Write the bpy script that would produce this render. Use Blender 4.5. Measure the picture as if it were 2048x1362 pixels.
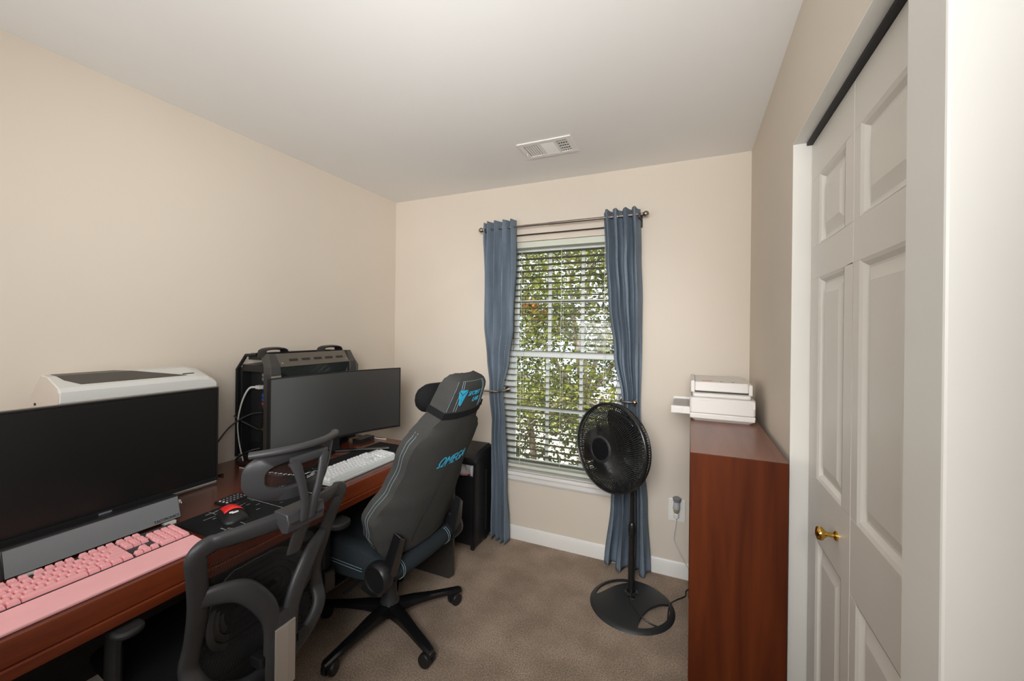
import bpy, bmesh, math, random
from mathutils import Vector, Matrix
random.seed(7)
PI = math.pi
scene = bpy.context.scene
for o in list(bpy.data.objects): bpy.data.objects.remove(o)
COL = scene.collection

# ------------------------------------------------------------------ room constants (metres)
LX, DY, RX, CH, CAMH = 2.157, 2.565, 0.300, 2.44, 1.4386   # left wall at x=-LX, window wall at y=DY, right wall at x=RX

# ------------------------------------------------------------------ camera
cam = bpy.data.cameras.new('camera'); camo = bpy.data.objects.new('camera', cam); COL.objects.link(camo)
cam.sensor_width = 36.0; cam.lens = 806.813 / 2048 * 36.0; cam.shift_y = -21.51 / 2048
cam.clip_start = 0.02; cam.clip_end = 200
YAW, ROLL = 0.416374, 0.0114775
fw = Vector((-math.sin(YAW), math.cos(YAW), 0)); rt = Vector((math.cos(YAW), math.sin(YAW), 0)); up = Vector((0, 0, 1))
r3 = rt * math.cos(ROLL) + up * math.sin(ROLL); u3 = up * math.cos(ROLL) - rt * math.sin(ROLL)
mw = Matrix((( r3.x, u3.x, -fw.x, 0), (r3.y, u3.y, -fw.y, 0), (r3.z, u3.z, -fw.z, CAMH), (0, 0, 0, 1)))
camo.matrix_world = mw
scene.camera = camo

# ------------------------------------------------------------------ world, sun, lights, exposure
world = bpy.data.worlds.new('sky'); scene.world = world; world.use_nodes = True
wn = world.node_tree.nodes; wl = world.node_tree.links
bg = wn['Background']; bg.inputs['Color'].default_value = (0.86, 0.92, 1.0, 1); bg.inputs['Strength'].default_value = 2.2
sun = bpy.data.lights.new('sun', 'SUN'); sun.energy = 6.0; sun.angle = 0.01; sun.color = (1.0, 0.93, 0.80)
suno = bpy.data.objects.new('sun', sun); COL.objects.link(suno)
suno.rotation_euler = Vector((0.35, 0.62, -0.85)).to_track_quat('-Z', 'Y').to_euler()
def area(name, loc, target, sx, sy, power, color):
    l = bpy.data.lights.new(name, 'AREA'); l.shape = 'RECTANGLE'; l.size = sx; l.size_y = sy; l.energy = power; l.color = color
    o = bpy.data.objects.new(name, l); COL.objects.link(o); o.location = loc
    o.rotation_euler = (Vector(target) - Vector(loc)).to_track_quat('-Z', 'Y').to_euler()
    return o
def flash(name, loc, target, angle, power, size=0.35, color=(0.99, 0.995, 1.0)):     # fill spots added beside the camera, standing in for a soft flash
    l = bpy.data.lights.new(name, 'SPOT'); l.shadow_soft_size = size; l.energy = power; l.spot_size = math.radians(angle); l.spot_blend = 1.0; l.color = color
    o = bpy.data.objects.new(name, l); COL.objects.link(o); o.location = loc
    o.rotation_euler = (Vector(target) - Vector(loc)).to_track_quat('-Z', 'Y').to_euler()
    return o
area('bounce_light', (-1.25, -0.4, 1.35), (-1.2, 1.2, 2.44), 0.5, 0.5, 9, (1.0, 0.99, 0.98))
area('rear_fill', (-0.75, -1.35, 1.75), (-0.75, 2.3, 1.5), 2.6, 0.9, 9, (1.0, 0.99, 0.98))  # unseen area light added for bounce off the rear wall, not a room lamp
flash('fill_up', (0.0, -0.35, 1.75), (-0.7, 2.25, 2.44), 74, 150)
flash('fill_up_left', (0.0, -0.35, 1.75), (-1.6, 1.45, 2.44), 70, 85)
flash('fill_front', (-0.1, -0.35, 1.75), (-0.75, 2.5, 0.5), 66, 215)
flash('fill_left', (0.0, -0.35, 1.75), (-2.15, 1.45, 1.45), 66, 80)
flash('fill_alcove', (0.25, -0.6, 1.6), (0.5, 0.7, 2.3), 80, 34)
scene.view_settings.view_transform = 'Standard'; scene.view_settings.look = 'None'
scene.view_settings.exposure = 0.0; scene.view_settings.gamma = 1.0; scene.view_settings.use_curve_mapping = False

# ------------------------------------------------------------------ materials
MATS = {}
def newmat(name):
    m = bpy.data.materials.new(name); m.use_nodes = True; MATS[name] = m
    nt = m.node_tree; return m, nt, nt.nodes['Principled BSDF']
def pbr(name, col, rough=0.5, metal=0.0, var=0.0, vscale=20, bump=0.0, bscale=200, spec=0.5, coat=0.0, stretch=(1, 1, 1), coords='Object'):
    m, nt, b = newmat(name)
    b.inputs['Base Color'].default_value = (*col, 1); b.inputs['Roughness'].default_value = rough; b.inputs['Metallic'].default_value = metal
    b.inputs['Specular IOR Level'].default_value = spec; b.inputs['Coat Weight'].default_value = coat
    tc = nt.nodes.new('ShaderNodeTexCoord'); mp = nt.nodes.new('ShaderNodeMapping'); mp.inputs['Scale'].default_value = stretch
    nt.links.new(tc.outputs[coords], mp.inputs['Vector'])
    if var > 0:
        n = nt.nodes.new('ShaderNodeTexNoise'); n.inputs['Scale'].default_value = vscale; n.inputs['Detail'].default_value = 4
        nt.links.new(mp.outputs[0], n.inputs['Vector'])
        r = nt.nodes.new('ShaderNodeValToRGB'); r.color_ramp.elements[0].position = 0.3; r.color_ramp.elements[1].position = 0.7
        r.color_ramp.elements[0].color = (*[c * (1 - var) for c in col], 1); r.color_ramp.elements[1].color = (*[min(1, c * (1 + var)) for c in col], 1)
        nt.links.new(n.outputs['Fac'], r.inputs['Fac']); nt.links.new(r.outputs['Color'], b.inputs['Base Color'])
    if bump > 0:
        n2 = nt.nodes.new('ShaderNodeTexNoise'); n2.inputs['Scale'].default_value = bscale; n2.inputs['Detail'].default_value = 3
        nt.links.new(mp.outputs[0], n2.inputs['Vector'])
        bp = nt.nodes.new('ShaderNodeBump'); bp.inputs['Strength'].default_value = bump; bp.inputs['Distance'].default_value = 0.002
        nt.links.new(n2.outputs['Fac'], bp.inputs['Height']); nt.links.new(bp.outputs['Normal'], b.inputs['Normal'])
    return m
pbr('wall', (0.70, 0.62, 0.525), 0.62, var=0.02, vscale=1.5, bump=0.06, bscale=260, spec=0.3)
pbr('ceiling', (0.85, 0.835, 0.805), 0.75, var=0.015, vscale=1.2, bump=0.04, bscale=220, spec=0.2)
pbr('trim', (0.80, 0.78, 0.74), 0.35, var=0.01, vscale=6, spec=0.45)
pbr('door_paint', (0.73, 0.70, 0.64), 0.38, bump=0.05, bscale=60, spec=0.45, stretch=(1, 1, .08))
pbr('jamb_paint', (0.74, 0.72, 0.67), 0.4, var=0.01, vscale=8, spec=0.4)
pbr('vinyl', (0.78, 0.82, 0.78), 0.35)
pbr('slat_shade', (0.125, 0.098, 0.056), 0.5)  # cream slats coloured dark brown to stand for their backlit shade
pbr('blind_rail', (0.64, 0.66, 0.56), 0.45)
pbr('black_plastic', (0.012, 0.012, 0.013), 0.38, spec=0.4)
pbr('black_gloss', (0.008, 0.008, 0.009), 0.18, spec=0.5)
pbr('black_matte', (0.016, 0.016, 0.017), 0.6, bump=0.1, bscale=500)
pbr('fan_black', (0.012, 0.012, 0.012), 0.30, spec=0.5)
pbr('fan_base', (0.018, 0.019, 0.02), 0.5, bump=0.08, bscale=400)
pbr('grey_plastic', (0.034, 0.034, 0.036), 0.45, bump=0.12, bscale=600)
pbr('dark_panel', (0.035, 0.031, 0.028), 0.55, var=0.1, vscale=30)
pbr('steel_plate', (0.50, 0.46, 0.42), 0.35, metal=0.55, bump=0.03, bscale=300)
pbr('chrome', (0.6, 0.6, 0.6), 0.15, metal=1.0)
pbr('nickel', (0.34, 0.30, 0.27), 0.28, metal=1.0)
pbr('brass', (0.62, 0.40, 0.10), 0.18, metal=1.0)
pbr('rod_dark', (0.05, 0.04, 0.035), 0.4, metal=0.5)
pbr('white_plastic', (0.70, 0.69, 0.66), 0.35)
pbr('printer_white', (0.72, 0.69, 0.65), 0.4, spec=0.35)
pbr('printer_grey', (0.40, 0.40, 0.39), 0.45)
pbr('printer_label', (0.60, 0.30, 0.20), 0.5)
pbr('pc_white', (0.66, 0.66, 0.63), 0.30)
pbr('pc_cream', (0.62, 0.54, 0.47), 0.45)
pbr('pc_dark', (0.05, 0.047, 0.043), 0.35)
pbr('gunmetal', (0.16, 0.145, 0.125), 0.32, metal=0.6)
pbr('smoked_panel', (0.012, 0.016, 0.014), 0.16, coat=0.3)
pbr('pink', (0.97, 0.50, 0.52), 0.5, var=0.03, vscale=15)
pbr('pink_key', (0.97, 0.47, 0.49), 0.45)
pbr('key_white', (0.72, 0.73, 0.74), 0.45)
pbr('case_silver', (0.55, 0.58, 0.56), 0.35)
pbr('keyplate', (0.05, 0.05, 0.055), 0.5)
pbr('soundbar', (0.20, 0.21, 0.22), 0.5, bump=0.25, bscale=900)
pbr('red_glow', (0.85, 0.03, 0.03), 0.3)
pbr('logo_white', (0.8, 0.8, 0.8), 0.5)
pbr('teal_thread', (0.24, 0.36, 0.40), 0.8)
pbr('logo_cyan', (0.03, 0.42, 0.66), 0.5)
pbr('logo_cyan_dark', (0.01, 0.16, 0.30), 0.5)
pbr('bag_plastic', (0.55, 0.55, 0.56), 0.25, bump=0.9, bscale=40)
pbr('bag_tie', (0.55, 0.22, 0.24), 0.4)
pbr('freshener_grey', (0.22, 0.22, 0.24), 0.4)
pbr('freshener_light', (0.48, 0.48, 0.50), 0.35)
pbr('freshener_oil', (0.34, 0.31, 0.14), 0.15)
pbr('gold_pin', (0.8, 0.55, 0.2), 0.25, metal=1)
pbr('port_blue', (0.03, 0.10, 0.45), 0.4)
pbr('port_red', (0.45, 0.05, 0.06), 0.4)
pbr('port_grey', (0.30, 0.32, 0.36), 0.35, metal=0.5)
pbr('trunk_bark', (0.20, 0.15, 0.11), 0.9, var=0.3, vscale=15)
pbr('twig_bark', (0.42, 0.35, 0.30), 0.9, var=0.2, vscale=15)
pbr('ground_pale', (0.55, 0.50, 0.42), 0.9, var=0.15, vscale=0.6)
pbr('printed', (0.30, 0.30, 0.30), 0.8, var=0.5, vscale=90)
pbr('orange_leaf', (0.62, 0.26, 0.07), 0.6, var=0.2, vscale=6)

def fabric(name, col, weave=420, var=0.25, rough=0.95, bump=0.35, transl=0.0, tcol=None):
    m, nt, b = newmat(name)
    b.inputs['Roughness'].default_value = rough; b.inputs['Specular IOR Level'].default_value = 0.15
    tc = nt.nodes.new('ShaderNodeTexCoord')
    n = nt.nodes.new('ShaderNodeTexNoise'); n.inputs['Scale'].default_value = weave; n.inputs['Detail'].default_value = 2
    nt.links.new(tc.outputs['Object'], n.inputs['Vector'])
    n3 = nt.nodes.new('ShaderNodeTexNoise'); n3.inputs['Scale'].default_value = 9; n3.inputs['Detail'].default_value = 3
    nt.links.new(tc.outputs['Object'], n3.inputs['Vector'])
    mx = nt.nodes.new('ShaderNodeMath'); mx.operation = 'MULTIPLY_ADD'; mx.inputs[1].default_value = 0.75; 
    m2 = nt.nodes.new('ShaderNodeMath'); m2.operation = 'MULTIPLY'; m2.inputs[1].default_value = 0.25
    nt.links.new(n3.outputs['Fac'], m2.inputs[0]); nt.links.new(n.outputs['Fac'], mx.inputs[0]); nt.links.new(m2.outputs[0], mx.inputs[2])
    r = nt.nodes.new('ShaderNodeValToRGB'); r.color_ramp.elements[0].position = 0.3; r.color_ramp.elements[1].position = 0.7
    r.color_ramp.elements[0].color = (*[c * (1 - var) for c in col], 1); r.color_ramp.elements[1].color = (*[min(1, c * (1 + var)) for c in col], 1)
    nt.links.new(mx.outputs[0], r.inputs['Fac']); nt.links.new(r.outputs['Color'], b.inputs['Base Color'])
    bp = nt.nodes.new('ShaderNodeBump'); bp.inputs['Strength'].default_value = bump; bp.inputs['Distance'].default_value = 0.002
    nt.links.new(n.outputs['Fac'], bp.inputs['Height']); nt.links.new(bp.outputs['Normal'], b.inputs['Normal'])
    if transl > 0:
        t = nt.nodes.new('ShaderNodeBsdfTranslucent'); t.inputs['Color'].default_value = (*(tcol or col), 1)
        ms = nt.nodes.new('ShaderNodeMixShader'); ms.inputs['Fac'].default_value = transl
        out = nt.nodes['Material Output']
        nt.links.new(b.outputs[0], ms.inputs[1]); nt.links.new(t.outputs[0], ms.inputs[2]); nt.links.new(ms.outputs[0], out.inputs['Surface'])
    return m
fabric('chair_fabric', (0.050, 0.049, 0.046), weave=700, var=0.3)
fabric('seat_fabric', (0.022, 0.028, 0.032), weave=600, var=0.25)
fabric('pillow_black', (0.010, 0.010, 0.011), weave=300, var=0.2)
fabric('curtain_blue', (0.215, 0.265, 0.325), weave=300, var=0.25, transl=0.22, tcol=(0.26, 0.40, 0.44))
fabric('desk_mat', (0.012, 0.013, 0.014), weave=900, var=0.15)

def carpet_mat():
    m, nt, b = newmat('carpet')
    b.inputs['Roughness'].default_value = 1.0; b.inputs['Specular IOR Level'].default_value = 0.05
    tc = nt.nodes.new('ShaderNodeTexCoord')
    n1 = nt.nodes.new('ShaderNodeTexNoise'); n1.inputs['Scale'].default_value = 170; n1.inputs['Detail'].default_value = 6; n1.inputs['Roughness'].default_value = 0.75
    n2 = nt.nodes.new('ShaderNodeTexNoise'); n2.inputs['Scale'].default_value = 5; n2.inputs['Detail'].default_value = 5
    for n in (n1, n2): nt.links.new(tc.outputs['Object'], n.inputs['Vector'])
    r1 = nt.nodes.new('ShaderNodeValToRGB'); e = r1.color_ramp.elements
    e[0].position = 0.34; e[0].color = (0.19, 0.135, 0.098, 1); e[1].position = 0.68; e[1].color = (0.72, 0.57, 0.45, 1)
    nt.links.new(n1.outputs['Fac'], r1.inputs['Fac'])
    r2 = nt.nodes.new('ShaderNodeValToRGB'); r2.color_ramp.elements[0].position = 0.35; r2.color_ramp.elements[0].color = (0.78, 0.77, 0.75, 1)
    r2.color_ramp.elements[1].position = 0.65; r2.color_ramp.elements[1].color = (1.08, 1.07, 1.06, 1)
    nt.links.new(n2.outputs['Fac'], r2.inputs['Fac'])
    mx = nt.nodes.new('ShaderNodeMix'); mx.data_type = 'RGBA'; mx.blend_type = 'MULTIPLY'; mx.inputs['Factor'].default_value = 1
    nt.links.new(r1.outputs['Color'], mx.inputs['A']); nt.links.new(r2.outputs['Color'], mx.inputs['B'])
    nt.links.new(mx.outputs['Result'], b.inputs['Base Color'])
    bp = nt.nodes.new('ShaderNodeBump'); bp.inputs['Strength'].default_value = 0.9; bp.inputs['Distance'].default_value = 0.008
    nt.links.new(n1.outputs['Fac'], bp.inputs['Height']); nt.links.new(bp.outputs['Normal'], b.inputs['Normal'])
carpet_mat()

def wood(name, dark, light, axis, scale=1.0, rough=0.3, coat=0.25, knots=False):
    m, nt, b = newmat(name)
    b.inputs['Roughness'].default_value = rough; b.inputs['Coat Weight'].default_value = coat; b.inputs['Coat Roughness'].default_value = 0.22
    tc = nt.nodes.new('ShaderNodeTexCoord'); mp = nt.nodes.new('ShaderNodeMapping')
    s = [14, 14, 14]; s['xyz'.index(axis)] = 1.1; mp.inputs['Scale'].default_value = [v * scale for v in s]
    nt.links.new(tc.outputs['Object'], mp.inputs['Vector'])
    n = nt.nodes.new('ShaderNodeTexNoise'); n.inputs['Scale'].default_value = 1.3; n.inputs['Detail'].default_value = 7; n.inputs['Roughness'].default_value = 0.6; n.inputs['Distortion'].default_value = 0.6
    nt.links.new(mp.outputs[0], n.inputs['Vector'])
    r = nt.nodes.new('ShaderNodeValToRGB'); r.color_ramp.elements[0].position = 0.33; r.color_ramp.elements[1].position = 0.68
    r.color_ramp.elements[0].color = (*dark, 1); r.color_ramp.elements[1].color = (*light, 1)
    nt.links.new(n.outputs['Fac'], r.inputs['Fac'])
    last = r.outputs['Color']
    if knots:
        v = nt.nodes.new('ShaderNodeTexVoronoi'); v.inputs['Scale'].default_value = 1.0
        mp2 = nt.nodes.new('ShaderNodeMapping'); sc2 = [3.2, 3.2, 3.2]; sc2['xyz'.index(axis)] = 2.2; mp2.inputs['Scale'].default_value = sc2
        nt.links.new(tc.outputs['Object'], mp2.inputs['Vector']); nt.links.new(mp2.outputs[0], v.inputs['Vector'])
        rr = nt.nodes.new('ShaderNodeValToRGB'); rr.color_ramp.elements[0].position = 0.03; rr.color_ramp.elements[0].color = (0.3, 0.25, 0.2, 1)
        rr.color_ramp.elements[1].position = 0.10; rr.color_ramp.elements[1].color = (1, 1, 1, 1)
        nt.links.new(v.outputs['Distance'], rr.inputs['Fac'])
        mx = nt.nodes.new('ShaderNodeMix'); mx.data_type = 'RGBA'; mx.blend_type = 'MULTIPLY'; mx.inputs['Factor'].default_value = 1
        nt.links.new(last, mx.inputs['A']); nt.links.new(rr.outputs['Color'], mx.inputs['B']); last = mx.outputs['Result']
    nt.links.new(last, b.inputs['Base Color'])
wood('desk_top', (0.085, 0.018, 0.009), (0.14, 0.034, 0.016), 'y', rough=0.22, coat=0.5)
wood('desk_edge', (0.12, 0.019, 0.005), (0.25, 0.048, 0.012), 'y', rough=0.45, coat=0.08)
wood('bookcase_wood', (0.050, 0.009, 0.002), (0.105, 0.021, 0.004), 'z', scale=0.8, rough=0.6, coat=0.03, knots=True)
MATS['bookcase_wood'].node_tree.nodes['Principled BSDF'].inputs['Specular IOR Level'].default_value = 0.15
wood('bookcase_top', (0.14, 0.055, 0.034), (0.22, 0.09, 0.055), 'y', scale=0.8, rough=0.5, coat=0.3)  # lighter copy of the case wood, with the top's reflection painted in

def screen_mat(name, rough, spec, ior):
    m, nt, b = newmat(name)
    b.inputs['Base Color'].default_value = (0.0075, 0.0078, 0.0075, 1); b.inputs['Roughness'].default_value = rough; b.inputs['Specular IOR Level'].default_value = spec; b.inputs['IOR'].default_value = ior
screen_mat('screen_left', 0.34, 0.5, 1.5); screen_mat('screen_right', 0.40, 1.0, 1.9)

def glass_mat():
    m, nt, b = newmat('window_glass'); nt.nodes.remove(b)
    t = nt.nodes.new('ShaderNodeBsdfTransparent'); t.inputs['Color'].default_value = (0.95, 0.97, 0.95, 1)
    g = nt.nodes.new('ShaderNodeBsdfGlossy'); g.inputs['Roughness'].default_value = 0.02
    f = nt.nodes.new('ShaderNodeFresnel'); f.inputs['IOR'].default_value = 1.3
    ms = nt.nodes.new('ShaderNodeMixShader')
    nt.links.new(f.outputs[0], ms.inputs['Fac']); nt.links.new(t.outputs[0], ms.inputs[1]); nt.links.new(g.outputs[0], ms.inputs[2])
    nt.links.new(ms.outputs[0], nt.nodes['Material Output'].inputs['Surface'])
glass_mat()

def mesh_mat(name, scale, open_frac, col=(0.018, 0.017, 0.017)):
    # woven see-through netting: horizontal cords with open gaps
    m, nt, b = newmat(name)
    b.inputs['Base Color'].default_value = (*col, 1); b.inputs['Roughness'].default_value = 0.6; b.inputs['Specular IOR Level'].default_value = 0.25
    tc = nt.nodes.new('ShaderNodeTexCoord'); sp = nt.nodes.new('ShaderNodeSeparateXYZ'); nt.links.new(tc.outputs['Object'], sp.inputs[0])
    def band(sock, sc, frac):
        a = nt.nodes.new('ShaderNodeMath'); a.operation = 'MULTIPLY'; a.inputs[1].default_value = sc; nt.links.new(sock, a.inputs[0])
        f = nt.nodes.new('ShaderNodeMath'); f.operation = 'FRACT'; nt.links.new(a.outputs[0], f.inputs[0])
        g = nt.nodes.new('ShaderNodeMath'); g.operation = 'LESS_THAN'; g.inputs[1].default_value = frac; nt.links.new(f.outputs[0], g.inputs[0]); return g.outputs[0]
    h = band(sp.outputs['Z'], scale, open_frac); v = band(sp.outputs['Y'], scale * 0.7, 0.8)
    mu = nt.nodes.new('ShaderNodeMath'); mu.operation = 'MULTIPLY'; nt.links.new(h, mu.inputs[0]); nt.links.new(v, mu.inputs[1])
    t = nt.nodes.new('ShaderNodeBsdfTransparent'); ms = nt.nodes.new('ShaderNodeMixShader')
    nt.links.new(mu.outputs[0], ms.inputs['Fac']); nt.links.new(b.outputs[0], ms.inputs[1]); nt.links.new(t.outputs[0], ms.inputs[2])
    nt.links.new(ms.outputs[0], nt.nodes['Material Output'].inputs['Surface'])
mesh_mat('chair_net', 210, 0.50)

def leaf_mat(name, c1, c2):
    m, nt, b = newmat(name)
    oi = nt.nodes.new('ShaderNodeTexCoord'); n = nt.nodes.new('ShaderNodeTexNoise'); n.inputs['Scale'].default_value = 9; n.inputs['Detail'].default_value = 5
    nt.links.new(oi.outputs['Object'], n.inputs['Vector'])
    r = nt.nodes.new('ShaderNodeValToRGB'); r.color_ramp.elements[0].position = 0.38; r.color_ramp.elements[1].position = 0.62
    r.color_ramp.elements[0].color = (*c1, 1); r.color_ramp.elements[1].color = (*c2, 1)
    nt.links.new(n.outputs['Fac'], r.inputs['Fac']); nt.links.new(r.outputs['Color'], b.inputs['Base Color']); b.inputs['Roughness'].default_value = 0.42
    t = nt.nodes.new('ShaderNodeBsdfTranslucent'); nt.links.new(r.outputs['Color'], t.inputs['Color'])
    ms = nt.nodes.new('ShaderNodeMixShader'); ms.inputs['Fac'].default_value = 0.35
    nt.links.new(b.outputs[0], ms.inputs[1]); nt.links.new(t.outputs[0], ms.inputs[2]); nt.links.new(ms.outputs[0], nt.nodes['Material Output'].inputs['Surface'])
leaf_mat('leaf_green', (0.022, 0.036, 0.010), (0.31, 0.33, 0.06))
leaf_mat('leaf_deep', (0.012, 0.020, 0.008), (0.10, 0.13, 0.03))

# ------------------------------------------------------------------ mesh helpers
class B:
    def __init__(s): s.v = []; s.f = []
    def add(s, vs, fs):
        n = len(s.v); s.v += [tuple(v) for v in vs]; s.f += [tuple(i + n for i in f) for f in fs]; return s
    def box(s, x0, x1, y0, y1, z0, z1):
        vs = [(x, y, z) for x in (x0, x1) for y in (y0, y1) for z in (z0, z1)]
        return s.add(vs, [(0, 1, 3, 2), (4, 6, 7, 5), (0, 4, 5, 1), (2, 3, 7, 6), (0, 2, 6, 4), (1, 5, 7, 3)])
    def obox(s, c, ax, ay, az):       # oriented box; ax, ay, az = half-extent vectors
        c, ax, ay, az = map(Vector, (c, ax, ay, az))
        vs = [c + ax * i + ay * j + az * k for i in (-1, 1) for j in (-1, 1) for k in (-1, 1)]
        return s.add(vs, [(0, 1, 3, 2), (4, 6, 7, 5), (0, 4, 5, 1), (2, 3, 7, 6), (0, 2, 6, 4), (1, 5, 7, 3)])
    def loft(s, rings, cap=True, closed=True):    # rings: list of equal-length point lists
        n = len(rings[0]); vs = [p for r in rings for p in r]; fs = []
        for i in range(len(rings) - 1):
            for j in range(n if closed else n - 1):
                k = (j + 1) % n; fs.append((i * n + j, i * n + k, (i + 1) * n + k, (i + 1) * n + j))
        if cap: fs.append(tuple(range(n))[::-1]); fs.append(tuple((len(rings) - 1) * n + j for j in range(n)))
        return s.add(vs, fs)
    def prism(s, poly, d):            # polygon (3D points) extruded along d
        d = Vector(d); return s.loft([[Vector(p) for p in poly], [Vector(p) + d for p in poly]])
    def tube(s, pts, r, n=8, cap=True, flat=1.0, upv=None, closed=False):   # flat: ratio of the radius along the second axis
        pts = [Vector(p) for p in pts]; m = len(pts); rs = r if isinstance(r, (list, tuple)) else [r] * m
        rings = []; prev = None
        for i, p in enumerate(pts):
            a = pts[(i - 1) % m] if (closed or i > 0) else p; b = pts[(i + 1) % m] if (closed or i < m - 1) else p
            t = (b - a).normalized()
            if upv is not None: x = Vector(upv); x = (x - t * x.dot(t)).normalized()
            elif prev is None:
                x = Vector((0, 0, 1)) if abs(t.z) < 0.9 else Vector((1, 0, 0)); x = (x - t * x.dot(t)).normalized()
            else: x = (prev - t * prev.dot(t)).normalized()
            prev = x; y = t.cross(x)
            rings.append([p + x * (math.cos(2 * PI * k / n) * rs[i]) + y * (math.sin(2 * PI * k / n) * rs[i] * flat) for k in range(n)])
        if closed: rings.append(rings[0]); return s.loft(rings, cap=False)
        return s.loft(rings, cap=cap)
    def lathe(s, prof, c, axis=(0, 0, 1), n=24, cap=True):     # prof: (radius, height) pairs
        c = Vector(c); az = Vector(axis).normalized(); ax = az.orthogonal().normalized(); ay = az.cross(ax)
        return s.loft([[c + az * h + (ax * math.cos(2 * PI * k / n) + ay * math.sin(2 * PI * k / n)) * r for k in range(n)] for r, h in prof], cap=cap)
    def cyl(s, a, b, r, n=16):
        a, b = Vector(a), Vector(b); return s.lathe([(r, 0), (r, (b - a).length)], a, b - a, n)
    def grid(s, fn, nu, nv):
        vs = [fn(i / nu, j / nv) for i in range(nu + 1) for j in range(nv + 1)]
        return s.add(vs, [(i * (nv + 1) + j, (i + 1) * (nv + 1) + j, (i + 1) * (nv + 1) + j + 1, i * (nv + 1) + j + 1) for i in range(nu) for j in range(nv)])
    def ball(s, c, r, n=14, sq=(1, 1, 1)):
        c = Vector(c); m = n // 2
        return s.loft([[c + Vector((math.sin(PI * (i + .02) / (m + .04)) * math.cos(2 * PI * k / n) * r * sq[0], math.sin(PI * (i + .02) / (m + .04)) * math.sin(2 * PI * k / n) * r * sq[1], -math.cos(PI * (i + .02) / (m + .04)) * r * sq[2])) for k in range(n)] for i in range(m + 1)])
def catmull(pts, n=8, closed=False):
    P = [Vector(p) for p in pts]; m = len(P); out = []
    for i in range(m if closed else m - 1):
        g = (lambda k: P[k % m]) if closed else (lambda k: P[max(0, min(m - 1, k))])
        p0, p1, p2, p3 = g(i - 1), g(i), g(i + 1), g(i + 2)
        for j in range(n):
            t = j / n
            out.append(0.5 * ((2 * p1) + (p2 - p0) * t + (2 * p0 - 5 * p1 + 4 * p2 - p3) * t * t + (3 * p1 - p0 - 3 * p2 + p3) * t ** 3))
    if not closed: out.append(P[-1])
    return out
def interp(tab, x):
    if x <= tab[0][0]: return tab[0][1]
    for (a, va), (b, vb) in zip(tab, tab[1:]):
        if x <= b:
            t = (x - a) / (b - a); t = t * t * (3 - 2 * t); return va + (vb - va) * t
    return tab[-1][1]

def root_of(o):
    while o.parent: o = o.parent
    return o
def obj(name, b, mat, parent=None, local=False, bevel=0.0, seg=2, smooth=True, ang=35, solid=0.0, sub=0, clean=False):
    v = b.v
    if parent is not None and not local:
        off = root_of(parent).location; v = [(x - off.x, y - off.y, z - off.z) for x, y, z in v]
    me = bpy.data.meshes.new(name); me.from_pydata(v, [], b.f)
    bm = bmesh.new(); bm.from_mesh(me)
    if clean: bmesh.ops.remove_doubles(bm, verts=bm.verts, dist=1e-5)
    bmesh.ops.recalc_face_normals(bm, faces=bm.faces); bm.to_mesh(me); bm.free()
    me.materials.append(MATS[mat])
    if smooth:
        me.polygons.foreach_set('use_smooth', [True] * len(me.polygons)); me.set_sharp_from_angle(angle=math.radians(ang))
    o = bpy.data.objects.new(name, me); COL.objects.link(o)
    if parent is not None: o.parent = parent
    if solid: md = o.modifiers.new('solid', 'SOLIDIFY'); md.thickness = solid; md.offset = 0
    if sub: md = o.modifiers.new('sub', 'SUBSURF'); md.levels = sub; md.render_levels = sub
    if bevel: md = o.modifiers.new('bevel', 'BEVEL'); md.width = bevel; md.segments = seg; md.limit_method = 'ANGLE'; md.angle_limit = math.radians(40)
    return o
def share(name, src, parent, loc, rot=None):
    o = bpy.data.objects.new(name, src.data); COL.objects.link(o); o.parent = parent; o.location = loc
    if rot: o.rotation_euler = rot
    for md in src.modifiers:
        if md.type == 'BEVEL':
            m2 = o.modifiers.new('bevel', 'BEVEL'); m2.width = md.width; m2.segments = md.segments; m2.limit_method = 'ANGLE'
    return o
def tag(o, label, cat, group=None):
    o['label'] = label; o['category'] = cat
    if group: o['group'] = group
    return o
def thing(name, label, cat, loc=(0, 0, 0), rz=0.0, group=None):
    o = bpy.data.objects.new(name, None); COL.objects.link(o); o.location = loc; o.rotation_euler = (0, 0, rz); o.empty_display_size = 0.1
    return tag(o, label, cat, group)
def struct(o, label=None):
    o['kind'] = 'structure'
    if label: o['label'] = label
    return o
def text(name, body, mat, parent, M, size=0.03, shear=0.0, ext=0.0004, space=1.0, sx=1.0):
    cu = bpy.data.curves.new(name, 'FONT'); cu.body = body; cu.size = size; cu.extrude = ext; cu.shear = shear; cu.space_character = space; cu.align_x = 'CENTER'; cu.align_y = 'CENTER'
    tmp = bpy.data.objects.new('tmp_text', cu); COL.objects.link(tmp)
    dg = bpy.context.evaluated_depsgraph_get(); me = bpy.data.meshes.new_from_object(tmp.evaluated_get(dg))
    bpy.data.objects.remove(tmp); bpy.data.curves.remove(cu)
    me.transform(M @ Matrix.Diagonal((sx, 1, 1, 1))); me.materials.clear(); me.materials.append(MATS[mat])
    o = bpy.data.objects.new(name, me); COL.objects.link(o); o.parent = parent; return o
def frame3(o, x, y):      # matrix with origin o, x axis, y axis
    x = Vector(x).normalized(); y = Vector(y); y = (y - x * y.dot(x)).normalized(); z = x.cross(y); o = Vector(o)
    return Matrix(((x.x, y.x, z.x, o.x), (x.y, y.y, z.y, o.y), (x.z, y.z, z.z, o.z), (0, 0, 0, 1)))

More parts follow.
